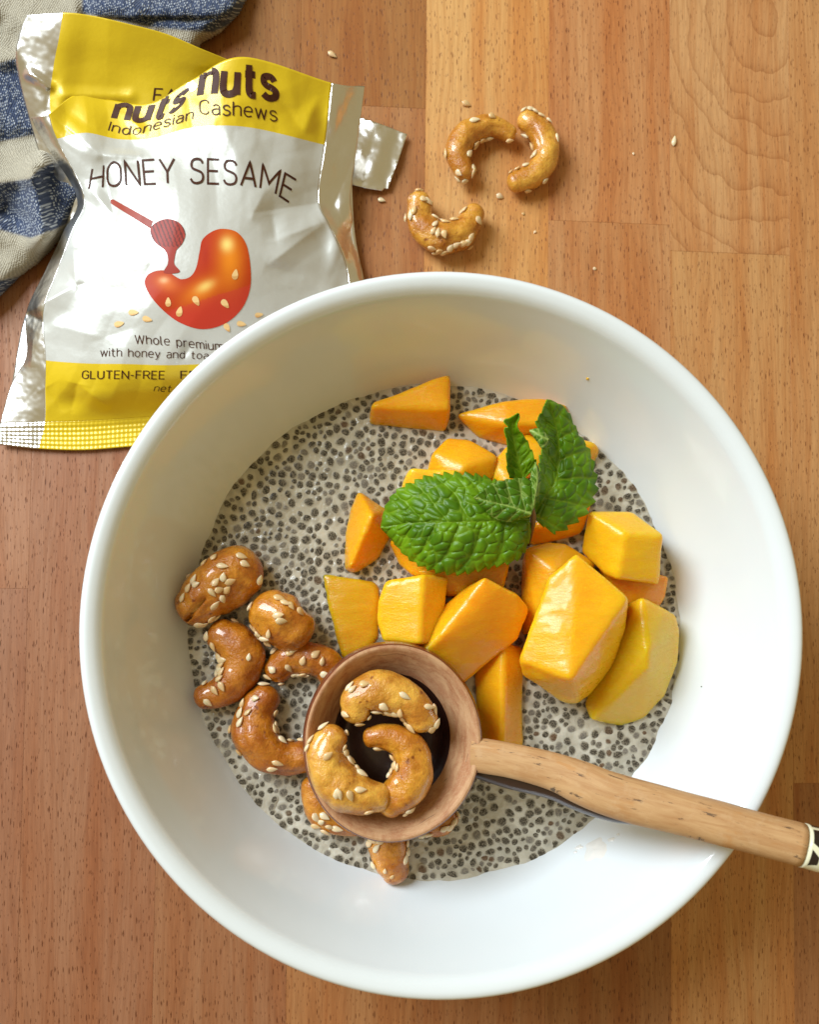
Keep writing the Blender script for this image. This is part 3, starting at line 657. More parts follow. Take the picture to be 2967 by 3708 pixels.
def loft(name, st, mat, n=36, sq=2.6, parent=spoon, capend=True):
    """st: (W x, W y centre, W half height, z, half thickness)"""
    C = []
    for x, y, hw, z, th in st:
        p = un(*q('W', x, y), z); C.append((*p, hw*0.7345/(F_PX/(CAM[2]-z))*0.84, th))
    L = crom(C, 12); P = L[:, :3]; T = np.gradient(P, axis=0); T /= np.linalg.norm(T, axis=1)[:, None]
    d = np.r_[0, np.cumsum(np.linalg.norm(np.diff(P, axis=0), axis=1))]
    v, uv = [], []
    for k in range(len(P)):
        s = np.cross(T[k], (0, 0, 1)); s /= np.linalg.norm(s); u = np.cross(s, T[k])
        for j in range(n):
            a = 2*math.pi*j/n; ca, sa = math.cos(a), math.sin(a)
            e = 2/sq; x = abs(ca)**e*math.copysign(1, ca); y = abs(sa)**e*math.copysign(1, sa)
            p = P[k] + s*x*L[k, 3] + u*y*L[k, 4]
            p = p + (s*x + u*y)*0.035*nz(p, 0.7, 4)
            v.append(p); uv.append((d[k], L[k, 3]*math.sin(a/1.0)*0.9 + L[k, 3]*ca*1.4))
    f = grid_faces(len(P), n, True); f.append(tuple(range(n))[::-1]); f.append(tuple((len(P)-1)*n + j for j in range(n)))
    return mk(name, v, f, mat, parent=parent, uv=uv)
loft('handle', [(20, 318, 102, 5.30, .30), (75, 323, 104, 5.45, .34), (230, 350, 102, 5.75, .36), (420, 402, 108, 6.10, .40), (560, 458, 126, 6.40, .50), (700, 512, 130, 6.72, .56), (1000, 592, 131, 7.25, .60), (1300, 670, 129, 7.75, .62), (1640, 762, 125, 8.25, .62)], M['handle'], sq=2.5)
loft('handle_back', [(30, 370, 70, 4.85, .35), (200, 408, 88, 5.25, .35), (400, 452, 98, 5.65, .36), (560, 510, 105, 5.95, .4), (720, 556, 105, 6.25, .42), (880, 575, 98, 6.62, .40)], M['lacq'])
loft('painted_handle_end', [(1643, 763, 128, 8.26, .64), (1800, 806, 129, 8.45, .65), (2000, 860, 129, 8.75, .65), (2200, 915, 124, 9.0, .62), (2280, 937, 100, 9.1, .5)], M['giraffe'], sq=2.3)
for ch in spoon.children: OBST.append(ch)

# ------------------------------------------------------------------ mint sprig
node = un(*q('A', 1365, 1140), ZP+2.3)
mint = empty('mint_sprig', (node[0], node[1], ZP+1.2))
tag(mint, 'fresh green mint sprig with toothed leaves resting on the mango', 'mint sprig')
def leaf(crop, mid, left, right, hm, mat, droop=(.35, .35), ns=150, nt=96, teeth=11, tooth=0.055, bulge=0.055, cell=3.6, veins=7, name='leaf', fold=0.0):
    """mid/left/right: outlines base -> tip in crop pixels; hm: heights along the midrib"""
    m = resample(crom([q(crop, *p) for p in mid], 12), ns)
    l = resample(crom([q(crop, *p) for p in left], 12), ns); r = resample(crom([q(crop, *p) for p in right], 12), ns)
    hs = np.interp(np.linspace(0, 1, ns), np.linspace(0, 1, len(hm)), hm)
    L = np.r_[0, np.cumsum(np.linalg.norm(np.diff(m, axis=0), axis=1))]/118
    v, vein, sd = [], [], random.uniform(0, 60)
    for i in range(ns):
        s = i/(ns-1)
        tt = 1 + tooth*(((s*teeth) % 1.0) - 0.55)*(1 if 0.03 < s < 0.97 else 0)
        for j in range(nt):
            t = -1 + 2*j/(nt-1); e = l[i] if t < 0 else r[i]
            ts = abs(t)*(1 + (tt-1)*abs(t)**6)
            p = m[i] + (e - m[i])*ts
            b = np.linalg.norm(e - m[i])*abs(t)/118; a = L[i]
            k = (a - 0.62*b + 0.10*math.sin(3*b + sd)*b)/L[-1]*veins + (0.5 if t < 0 else 0)
            dv = abs(k - round(k))/veins*L[-1]
            vd = noise.voronoi(Vector((a*cell - b*1.3, (b if t < 0 else b + 40)*cell*1.15, sd)))[0]
            ev = (vd[1] - vd[0])/cell
            d0 = min(dv*0.9, b*0.8)
            e1 = min(d0, ev*0.75)
            big = 1 - math.exp(-(d0/0.10)**1.6); sm = 1 - math.exp(-(max(ev, 0)/0.055)**1.5)
            h = bulge*(0.75*big + 0.65*sm*(0.4 + 0.6*min(1, d0/0.08))) * (0.35 + 0.65*min(1, (1-abs(t))*5 + .2))
            z = hs[i] - (droop[0] if t < 0 else droop[1])*abs(t)**1.8*math.sin(math.pi*min(1, s*0.9 + .08))**.5 + fold*abs(t) + 0.05*nz((p[0]/90, p[1]/90, sd))
            v.append(un(p[0], p[1], ZP + z + h))
            vein.append(max(math.exp(-(d0/0.022)**2), 0.75*math.exp(-(max(ev, 0)/0.02)**2), math.exp(-(b/0.035)**2)*(1.25 - s)))
    o = mk(name, v, grid_faces(ns, nt), mat, parent=mint, attr={'vein': np.clip(vein, 0, 1)})
    md = o.modifiers.new('thickness', 'SOLIDIFY'); md.thickness = 0.0003; md.offset = -1
    OBST.append(o); return o
leaf('A', [(1335, 1165), (1000, 1178), (700, 1185), (450, 1190), (262, 1222)],
     [(1340, 1120), (1250, 980), (1090, 885), (905, 832), (730, 832), (600, 852), (490, 892), (375, 955), (300, 1060), (275, 1150), (262, 1222)],
     [(1342, 1190), (1335, 1300), (1262, 1440), (1100, 1495), (850, 1552), (680, 1540), (530, 1490), (430, 1412), (350, 1320), (300, 1260), (262, 1222)],
     [2.3, 2.45, 2.5, 2.35, 1.9, 1.4], M['leaf'], droop=(.45, .55), teeth=19, bulge=.095, cell=3.1, veins=6.5, tooth=.10)
leaf('B', [(470, 930), (545, 810), (622, 690), (655, 500), (630, 290), (570, 93)],
     [(468, 905), (490, 800), (510, 640), (512, 520), (540, 440), (575, 390), (520, 340), (488, 262), (525, 190), (550, 130), (570, 93)],
     [(475, 960), (560, 1030), (640, 1062), (780, 980), (862, 905), (928, 755), (910, 570), (858, 430), (792, 335), (738, 215), (692, 150), (600, 98), (570, 93)],
     [2.3, 2.2, 2.0, 2.1, 2.3, 2.7], M['leaf'], droop=(-.5, .35), teeth=15, bulge=.09, cell=2.9, veins=6, tooth=.13)
leaf('A', [(1290, 870), (1265, 760), (1235, 640), (1215, 540), (1215, 470), (1240, 425), (1258, 395)],
     [(1195, 865), (1178, 790), (1172, 700), (1180, 610), (1158, 515), (1185, 490), (1155, 450), (1200, 428), (1258, 395)],
     [(1375, 800), (1385, 740), (1340, 640), (1310, 580), (1262, 520), (1245, 475), (1262, 430), (1258, 395)],
     [2.1, 2.25, 2.35, 2.5, 2.7, 2.8], M['leaf'], droop=(-.35, -.2), ns=90, nt=50, teeth=6, bulge=.05, cell=4.2, veins=5, tooth=.12)
leaf('A', [(1350, 1120), (1200, 1070), (1060, 1035), (935, 1000)],
     [(1385, 1000), (1330, 870), (1200, 868), (1080, 892), (1000, 950), (935, 1000)],
     [(1345, 1135), (1280, 1150), (1180, 1178), (1080, 1148), (1000, 1072), (935, 1000)],
     [2.9, 2.95, 2.95, 2.85], M['leafp'], droop=(-.15, .25), ns=100, nt=70, teeth=9, bulge=.06, cell=3.6, veins=5, tooth=.07)
leaf('A', [(1362, 1090), (1385, 950), (1395, 850), (1382, 745)],
     [(1335, 1000), (1340, 900), (1345, 830), (1365, 780), (1382, 745)],
     [(1375, 1080), (1408, 960), (1422, 870), (1405, 790), (1382, 745)],
     [2.9, 3.1, 3.2, 3.3], M['leafp'], droop=(.1, .25), ns=60, nt=40, teeth=6, bulge=.04, cell=5, veins=4)
leaf('B', [(572, 388), (520, 360), (470, 330), (440, 320)], [(575, 380), (545, 335), (500, 308), (440, 320)], [(565, 405), (535, 450), (500, 400), (440, 320)],
     [2.9, 2.95, 2.9, 2.8], M['leafp'], droop=(.1, .15), ns=40, nt=30, teeth=4, bulge=.03, cell=5, veins=3, name='curled_leaf_edge')
def tube(name, pts, r, mat, parent):
    C = crom([(*un(*q(c, x, y), z), rr) for (c, x, y, z), rr in zip(pts, r)], 8); P = C[:, :3]; T = np.gradient(P, axis=0); v = []; n = 10
    for k in range(len(P)):
        t = T[k]/np.linalg.norm(T[k]); s = np.cross(t, (0.3, 0.2, 1)); s /= np.linalg.norm(s); u = np.cross(s, t)
        v += [P[k] + (s*math.cos(a) + u*math.sin(a))*C[k, 3] for a in np.arange(n)*2*math.pi/n]
    f = grid_faces(len(P), n, True); f.append(tuple(range(n))[::-1]); f.append(tuple((len(P)-1)*n + j for j in range(n)))
    return mk(name, v, f, mat, parent=parent)
tube('stem', [('A', 1362, 1080, ZP+2.85), ('A', 1366, 1150, ZP+2.4), ('A', 1355, 1240, ZP+1.8), ('A', 1330, 1345, ZP+1.0)], [.05, .085, .06, .05], M['stem'], mint)

# ------------------------------------------------------------------ chia seeds in the pudding
bpy.context.view_layer.update()
trees = []
for o in OBST:
    mw = o.matrix_world; me = o.data
    trees.append(BVHTree.FromPolygons([(mw @ v.co)/U for v in me.vertices], [tuple(p.vertices) for p in me.polygons]))
def hidden(p):
    d = Vector(p) - Vector(CAM); L = d.length - 0.02; d.normalize()
    return any(t.ray_cast(Vector(CAM), d, L)[0] is not None for t in trees)
pts, cell = [], {}
def okp(x, y, r):
    i, j = int(x//0.45), int(y//0.45)
    for a in range(i-1, i+2):
        for b in range(j-1, j+2):
            for (X, Y, R) in cell.get((a, b), ()):
                if (X-x)**2 + (Y-y)**2 < (0.75*(r+R))**2: return False
    return True
for _ in range(60000):
    rr = 7.80*math.sqrt(random.random()); a = random.uniform(0, 2*math.pi); x, y = rr*math.cos(a), rr*math.sin(a)
    if random.random() < 0.85*sstep(nz((x, y, 11), 0.45), 0.05, 0.32) and rr < 6.8: continue
    r = random.choice((.19, .18, .17, .165, .15, .135, .11)) if random.random() < .96 else .09
    if okp(x, y, r): pts.append((x, y, r)); cell.setdefault((int(x//0.45), int(y//0.45)), []).append((x, y, r))
def chia_geo(r, tone, ov):
    v, rim = [], []
    n = 12; rad = (0.0, .35, .62, .82, 1.0)
    for i, k in enumerate(rad):
        for j in range(1 if i == 0 else n):
            a = 2*math.pi*j/n; w = 1 + 0.08*math.sin(2*a + tone*20) + 0.05*math.sin(3*a + tone*33)
            v.append((r*k*w*math.cos(a)*ov, r*k*w*math.sin(a)/ov, 0.016*(1-k*k) - 0.002)); rim.append(k)
    f = [(0, 1 + j, 1 + (j+1) % n) for j in range(n)]
    for i in range(3):
        for j in range(n): a0 = 1 + i*n; f.append((a0+j, a0+n+j, a0+n+(j+1) % n, a0+(j+1) % n))
    return np.array(v), f, rim
pb = BVHTree.FromPolygons([Vector(p) for p in pv], grid_faces(NR, NA, True))
CH = []
for k in range(24):
    v, f, rim = chia_geo(1.0*0.145, k/24*1.0, random.uniform(1.0, 1.16))
    me = bpy.data.meshes.new('chia_seed'); me.from_pydata([tuple(p*U) for p in v], [], f); me.materials.append(M['chia'])
    for nm, va in (('rim', rim), ('tone', [random.random()]*len(rim))):
        at = me.attributes.new(nm, 'FLOAT', 'POINT'); at.data.foreach_set('value', np.array(va, np.float32))
    me.polygons.foreach_set('use_smooth', np.ones(len(me.polygons), bool)); me.update(); CH.append((me, v, f, rim))
vis, hid = [], []
for (x, y, r) in pts:
    h = pb.ray_cast(Vector((x, y, 9)), Vector((0, 0, -1)))
    z = h[0].z if h[0] is not None else ZP
    (hid if hidden((x, y, z + .02)) else vis).append((x, y, z, r))
vis.sort(key=lambda s: -s[3]*random.uniform(.8, 1.2))
for x, y, z, r in vis[:300]:
    o = bpy.data.objects.new('chia_seed', random.choice(CH)[0]); COL.objects.link(o); o.parent = pudding
    o.location = (x*U, y*U, (z - ZP)*U); o.rotation_euler = (random.uniform(-.06, .06), random.uniform(-.06, .06), random.uniform(0, 6.3)); s = r/.145
    o.scale = (s, s, 1)
V, Fc, RM, TN = [], [], [], []
for x, y, z, r in vis[300:] + hid:
    me, v, f, rim = random.choice(CH); a = random.uniform(0, 6.3); s = r/.145; c, si = math.cos(a), math.sin(a); b = len(V); tn = random.random()
    V += [(x + (p[0]*c - p[1]*si)*s, y + (p[0]*si + p[1]*c)*s, z + p[2]) for p in v]; Fc += [tuple(i + b for i in ff) for ff in f]; RM += list(rim); TN += [tn]*len(rim)
st = mk('chia_seed', V, Fc, M['chia'], parent=pudding, attr={'rim': RM, 'tone': TN}); st['kind'] = 'stuff'

# ------------------------------------------------------------------ little marks on the bowl
tb = BVHTree.FromPolygons([Vector(p) for p in bv], [f[::-1] for f in bf])
def film(name, x, y, r, mat, label, cat, hgt=.03, elong=1.6, ang=.4, parent=None):
    v, n, sd = [], 26, random.uniform(0, 50)
    for i in range(7):
        k = i/6
        for j in range(n):
            a = 2*math.pi*j/n; w = 1 + .5*nz((math.cos(a)*1.6, math.sin(a)*1.6, sd)) + .25*nz((math.cos(a)*4, math.sin(a)*4, sd))
            u, t = r*k*w*math.cos(a)*elong, r*k*w*math.sin(a)
            h = tb.ray_cast(Vector(CAM), ray(x + u*math.cos(ang) - t*math.sin(ang), y - u*math.sin(ang) - t*math.cos(ang)))
            v.append(np.array(h[0] + h[1]*(hgt*(1 - k**3)*(1 + .5*nz((u/9, t/9, sd))) - .002)))
    o = mk(name, v, grid_faces(7, n, True), mat, parent=parent, origin=None if parent else v[0])
    if label: tag(o, label, cat)
    return o
M['film'] = mat_simple('milk_film', (0.80, 0.79, 0.76), 0.10, coat=0.8, var=.02)
M['juice'] = mat_simple('mango_juice', (0.85, 0.50, 0.05), 0.15, coat=0.5)
sm = film('milk_splash', 2158, 3075, 30, M['film'], 'wet milk splash on the bowl wall below the spoon handle', 'splash', .035, 1.5, .7)
for x, y, r in ((2098, 3068, 9), (2215, 3040, 8), (2240, 3022, 5), (2085, 3085, 5)): film('droplet', x, y, r, M['film'], None, None, .03, 1.5, .3, sm)
film('juice_droplet', 2129, 1371, 5, M['juice'], 'tiny yellow juice droplet on the upper right bowl wall', 'droplet', .03, 1.1)
film('speck', 2542, 2486, 2.6, M['lacq'], 'tiny dark speck on the right bowl wall', 'speck', .02, 1.0)

# ------------------------------------------------------------------ snack bag
def tensor(rows, nr, nc):
    A = np.array([crom(r, nc) for r in rows])            # rows x cols' x d
    return np.array([crom(A[:, j], nr) for j in range(A.shape[1])]).transpose(1, 0, 2)
X = lambda pts, zs: [(p[0], p[1], z) for p, z in zip(pts, zs)]
R = [X([(-12, 1608), (138, 1625), (300, 1630), (464, 1618), (620, 1606), (780, 1598), (930, 1592), (1100, 1585), (1240, 1580)], [.25, .2, .18, .16, .15, .14, .14, .14, .14]),
     X([(0, 1532), (162, 1528), (310, 1524), (470, 1514), (630, 1503), (790, 1495), (940, 1490), (1110, 1484), (1245, 1480)], [.30, .30, .30, .28, .26, .24, .22, .2, .18]),
     X([(42, 1385), (163, 1408), (310, 1410), (470, 1408), (630, 1402), (790, 1396), (950, 1392), (1130, 1386), (1262, 1382)], [.35, .75, 1.15, 1.35, 1.35, 1.2, 1.0, .7, .25]),
     X([(94, 1288), (165, 1305), (310, 1316), (450, 1318), (610, 1322), (790, 1316), (960, 1310), (1180, 1300), (1290, 1296)], [.5, 1.0, 1.5, 1.8, 1.85, 1.7, 1.4, .8, .3]),
     X([(94, 1132), (157, 1128), (310, 1130), (450, 1132), (610, 1132), (800, 1130), (980, 1124), (1255, 1118), (1330, 1118)], [.7, 1.2, 1.8, 2.2, 2.35, 2.2, 1.8, .9, .3]),
     X([(164, 978), (205, 985), (330, 985), (460, 985), (620, 980), (810, 975), (1000, 968), (1255, 962), (1306, 964)], [.8, 1.3, 1.9, 2.4, 2.6, 2.5, 2.0, .8, .35]),
     X([(228, 840), (262, 835), (370, 835), (490, 830), (640, 825), (820, 820), (1000, 815), (1192, 812), (1284, 835)], [1.0, 1.5, 2.0, 2.45, 2.65, 2.55, 2.1, 1.1, .5]),
     X([(277, 715), (305, 710), (400, 700), (510, 695), (650, 690), (820, 690), (990, 695), (1153, 722), (1270, 705)], [1.2, 1.7, 2.0, 2.35, 2.55, 2.5, 2.1, 1.2, .7]),
     X([(148, 500), (205, 502), (310, 481), (430, 504), (555, 500), (700, 461), (900, 461), (1177, 525), (1290, 550)], [1.5, 2.1, 2.15, 1.95, 2.05, 2.4, 2.5, 1.6, 1.0]),
     X([(112, 425), (176, 412), (275, 343), (400, 362), (545, 374), (690, 292), (880, 206), (1202, 300), (1322, 312)], [1.9, 2.35, 2.05, 1.85, 2.0, 2.55, 3.1, 2.2, 1.4])]
NRB, NCB = 30, 30
G = tensor(R, NRB, NCB); nR, nC = G.shape[:2]
creases = [((180, 415), (370, 565), .14, 26), ((370, 565), (415, 805), -.12, 22), ((180, 415), (300, 520), -.10, 16), ((330, 690), (410, 780), .10, 16), ((360, 560), (520, 566), .10, 14),
           ((95, 1133), (275, 1030), .22, 34), ((275, 1030), (265, 895), .18, 30), ((275, 1030), (480, 1050), -.06, 40), ((95, 1133), (160, 1170), -.16, 18), ((160, 1170), (400, 1230), .06, 30),
           ((915, 770), (1160, 735), -.16, 34), ((1170, 810), (970, 960), .14, 30), ((960, 690), (905, 800), .10, 26), ((985, 775), (1000, 870), -.12, 24), ((1000, 870), (1165, 805), .10, 22), ((1150, 735), (1255, 960), .16, 26), ((960, 960), (1100, 1000), -.08, 24),
           ((770, 560), (790, 800), -.06, 40), ((820, 470), (930, 720), .05, 50), ((540, 700), (470, 900), .05, 40), ((660, 1300), (690, 1240), -.10, 14), ((280, 1390), (400, 1480), .18, 26), ((280, 1390), (255, 1500), -.18, 30), ((170, 1400), (230, 1500), -.16, 34),
           ((480, 440), (520, 480), .08, 14), ((700, 560), (720, 480), .06, 30), ((1000, 340), (1100, 480), -.12, 22), ((1100, 480), (1150, 350), .10, 22), ((830, 330), (860, 470), .05, 30), ((400, 900), (540, 960), .07, 34), ((330, 1240), (500, 1180), -.06, 34), ((120, 1220), (110, 1330), .12, 20)]
rg = random.Random(12)
tdir = [(rg.uniform(0, math.pi), rg.uniform(100, 240), rg.uniform(0, 9), rg.uniform(.018, .040)) for _ in range(8)]
def crumple(x, y):
    z = np.zeros(np.shape(x))
    for a, b, h, w in creases:
        d, t = segdist(x, y, a, b); z += h*np.clip(1 - d/(w*2.2), 0, 1)**1.4*np.sqrt(np.clip(4*t*(1-t), 0, 1) + .12)
    for an, wl, ph, am in tdir:
        c = (x*math.cos(an) + y*math.sin(an))/wl + ph + 0.13*np.sin((y*math.cos(an) - x*math.sin(an))/wl*2.1 + ph*2)
        m = np.clip(np.sin((y*math.cos(an) - x*math.sin(an))/340 + ph*3)*1.2, 0, 1)
        z += am*m*(2*np.abs(2*(c - np.floor(c + .5))) - 1)
    return z
PXg, PYg = G[:, :, 0], G[:, :, 1]
rowt = np.arange(nR)/NRB; colt = np.arange(nC)/NCB
amp = (sstep(rowt, 1.0, 1.8)*(1 - 0.6*sstep(rowt, 8.4, 9)))[:, None]
Zg = G[:, :, 2] + crumple(PXg, PYg)*amp
band = sstep(PXg, 1150, 1230)*amp*(0.07*np.sin(PXg*.045 + PYg*.011) + 0.06*np.sin(PYg*.028 - PXg*.02) + .05*np.abs(np.sin(PYg*.013 + PXg*.031)))
Zg = Zg + band
emb = (rowt < 1.0)[:, None]*(0.011*np.sin(rowt*2*math.pi*6)[:, None] + 0.010*np.sin(PXg*0.40))
Zg = np.maximum(Zg + emb, 0.06)
bag = empty('snack_bag', un(620, 900, 0.0))
tag(bag, 'torn open shiny white and yellow foil snack bag printed HONEY SESAME, leaning on the towel', 'snack bag')
BV = np.array([[un(PXg[i, j], PYg[i, j], Zg[i, j]) for j in range(nC)] for i in range(nR)])
def sub(name, i0, i1, j0, j1, mats, mfun=None):
    S = BV[i0:i1+1, j0:j1+1]; nr, nc = S.shape[:2]; f = grid_faces(nr, nc)
    mi = None if mfun is None else [mfun(i0 + k//(nc-1), j0 + k % (nc-1)) for k in range(len(f))]
    return mk(name, S.reshape(-1, 3), f, mats, parent=bag, midx=mi)
def fm(i, j): return 1 if (i < 3*NRB or i >= 8*NRB) else 0
front = sub('front_panel', NRB, nR-1, NCB, 7*NCB, [M['white'], M['yellow']], fm)
sub('side_strip', NRB, nR-1, 0, NCB, M['silver']); sub('side_strip', NRB, nR-1, 7*NCB, nC-1, M['silver'])
sub('bottom_seal', 0, NRB, 0, nC-1, [M['yellow'], M['silver']], lambda i, j: 1 if j < NCB or j >= 7*NCB else 0)
Lr = lambda r, z: X([(np.array(R[r][0][:2])*(1-k/8) + np.array(R[r][8][:2])*k/8) for k in range(9)], [z]*9)
B = [Lr(0, .05), Lr(2, .06), Lr(4, .10), Lr(6, .5),
     X([(130, 520), (215, 540), (320, 520), (450, 520), (580, 520), (720, 480), (880, 440), (1150, 480), (1270, 500)], [1.2, 1.5, 1.5, 1.4, 1.4, 1.3, 1.2, .9, .6]),
     X([(80, 340), (180, 385), (300, 362), (430, 385), (560, 400), (720, 370), (860, 330), (1060, 330), (1250, 350)], [1.7, 2.0, 1.9, 1.7, 1.75, 1.6, 1.4, 1.1, .9]),
     X([(56, 215), (192, 245), (310, 240), (430, 255), (570, 275), (715, 285), (850, 290), (1000, 300), (1200, 330)], [2.2, 2.4, 2.3, 2.2, 2.1, 1.9, 1.7, 1.4, 1.1]),
     X([(66, 130), (212, 140), (325, 145), (450, 165), (590, 195), (715, 230), (840, 255), (980, 290), (1180, 320)], [2.6, 2.8, 2.7, 2.6, 2.4, 2.2, 2.0, 1.6, 1.2]),
     X([(96, 54), (227, 45), (330, 56), (455, 84), (600, 122), (725, 175), (830, 218), (970, 280), (1160, 310)], [2.9, 3.1, 3.05, 2.95, 2.75, 2.5, 2.2, 1.7, 1.2])]
GB = tensor(B, 16, 16); nb, mb = GB.shape[:2]
ZB = GB[:, :, 2].copy(); rt = np.arange(nb)/16
def flapz(x, y):
    z = 0
    for a, b, h, w in (((180, 300), (170, 400), -.14, 22), ((110, 268), (175, 310), .22, 14), ((110, 268), (60, 180), .08, 20), ((240, 345), (470, 350), .08, 18), ((390, 80), (385, 300), .03, 60)):
        d, t = segdist(x, y, a, b); z = z + h*np.clip(1 - d/(w*2.2), 0, 1)**1.4
    return z
ZB += flapz(GB[:, :, 0], GB[:, :, 1])*(rt > 4.4)[:, None]
BB = np.array([[un(GB[i, j, 0], GB[i, j, 1], ZB[i, j]) for j in range(mb)] for i in range(nb)])
fb = grid_faces(nb, mb)
back = mk('back_panel', BB.reshape(-1, 3), fb, [M['white'], M['yellow'], M['silver']], parent=bag,
          midx=[(2 if (k % (mb-1)) < 16 or (k % (mb-1)) >= 7*16 else (1 if k//(mb-1) >= 4*16 else 0)) for k in range(len(fb))])
for o in list(bag.children):
    md = o.modifiers.new('thickness', 'SOLIDIFY'); md.thickness = 0.0001; md.offset = -1

# print
def tree_of(o):
    off = np.array(bag.location)/U
    return BVHTree.FromPolygons([Vector(np.array(v.co)/U + off) for v in o.data.vertices], [tuple(p.vertices) for p in o.data.polygons])
tF, tB = tree_of(front), tree_of(back)
def decal(name, bm, mat, tree=None, lift=0.012, ink=None, step=7.0):
    """bm: flat mesh in photo pixels; its points are laid on the bag's surface"""
    tree = tree or tF
    xs_ = [v.co.x for v in bm.verts]; ys_ = [v.co.y for v in bm.verts]
    for ax_, lo, hi in ((0, min(xs_), max(xs_)), (1, min(ys_), max(ys_))):
        no = Vector((1, 0, 0)) if ax_ == 0 else Vector((0, 1, 0)); c = lo + step
        while c < hi:
            bmesh.ops.bisect_plane(bm, geom=bm.verts[:] + bm.edges[:] + bm.faces[:], dist=1e-4, plane_co=no*c, plane_no=no); c += step
    bmesh.ops.triangulate(bm, faces=bm.faces[:])
    bm.verts.index_update(); vs, ok = [], []
    for v in bm.verts:
        h = tree.ray_cast(Vector(CAM), ray(v.co.x, v.co.y))
        ok.append(h[0] is not None); n = h[1] if h[0] is not None else None
        if n is not None and n.z < 0: n = -n
        vs.append(np.array(h[0] + n*lift) if ok[-1] else np.zeros(3))
    fs = []
    for f in bm.faces:
        ii = [v.index for v in f.verts]
        if all(ok[i] for i in ii) and max(np.linalg.norm(vs[ii[a]] - vs[ii[a-1]]) for a in range(3)) < 0.28:
            fs.append(tuple(ii) if (np.cross(vs[ii[1]]-vs[ii[0]], vs[ii[2]]-vs[ii[0]])[2] > 0) else tuple(ii[::-1]))
    ca = None
    if ink is not None: ca = [(*ink(v.co.x, v.co.y), 1) for v in bm.verts]
    bm.free()
    return mk(name, vs, fs, mat, parent=bag, cattr=ca)
def ell(cx, cy, rx, ry, a0=90, a1=450, n=22): return [(cx + rx*math.cos(math.radians(a)), cy + ry*math.sin(math.radians(a))) for a in np.linspace(a0, a1, n)]
def cv(*p): return [tuple(q_) for q_ in crom(p, 5)]
def stad(w): r = w/2; return ell(r, 1-r*1.1, r, r*1.1, 0, 180, 12) + ell(r, r*1.1, r, r*1.1, 180, 360, 12) + [(w, 1-r*1.1)]
_arch = cv((0, .48), (.06, .64), (.24, .72), (.42, .66), (.47, .48), (.47, .30), (.47, 0))
_C = cv((.56, .78), (.47, .95), (.29, 1), (.08, .9), (0, .69), (0, .31), (.08, .1), (.29, 0), (.47, .05), (.56, .22))
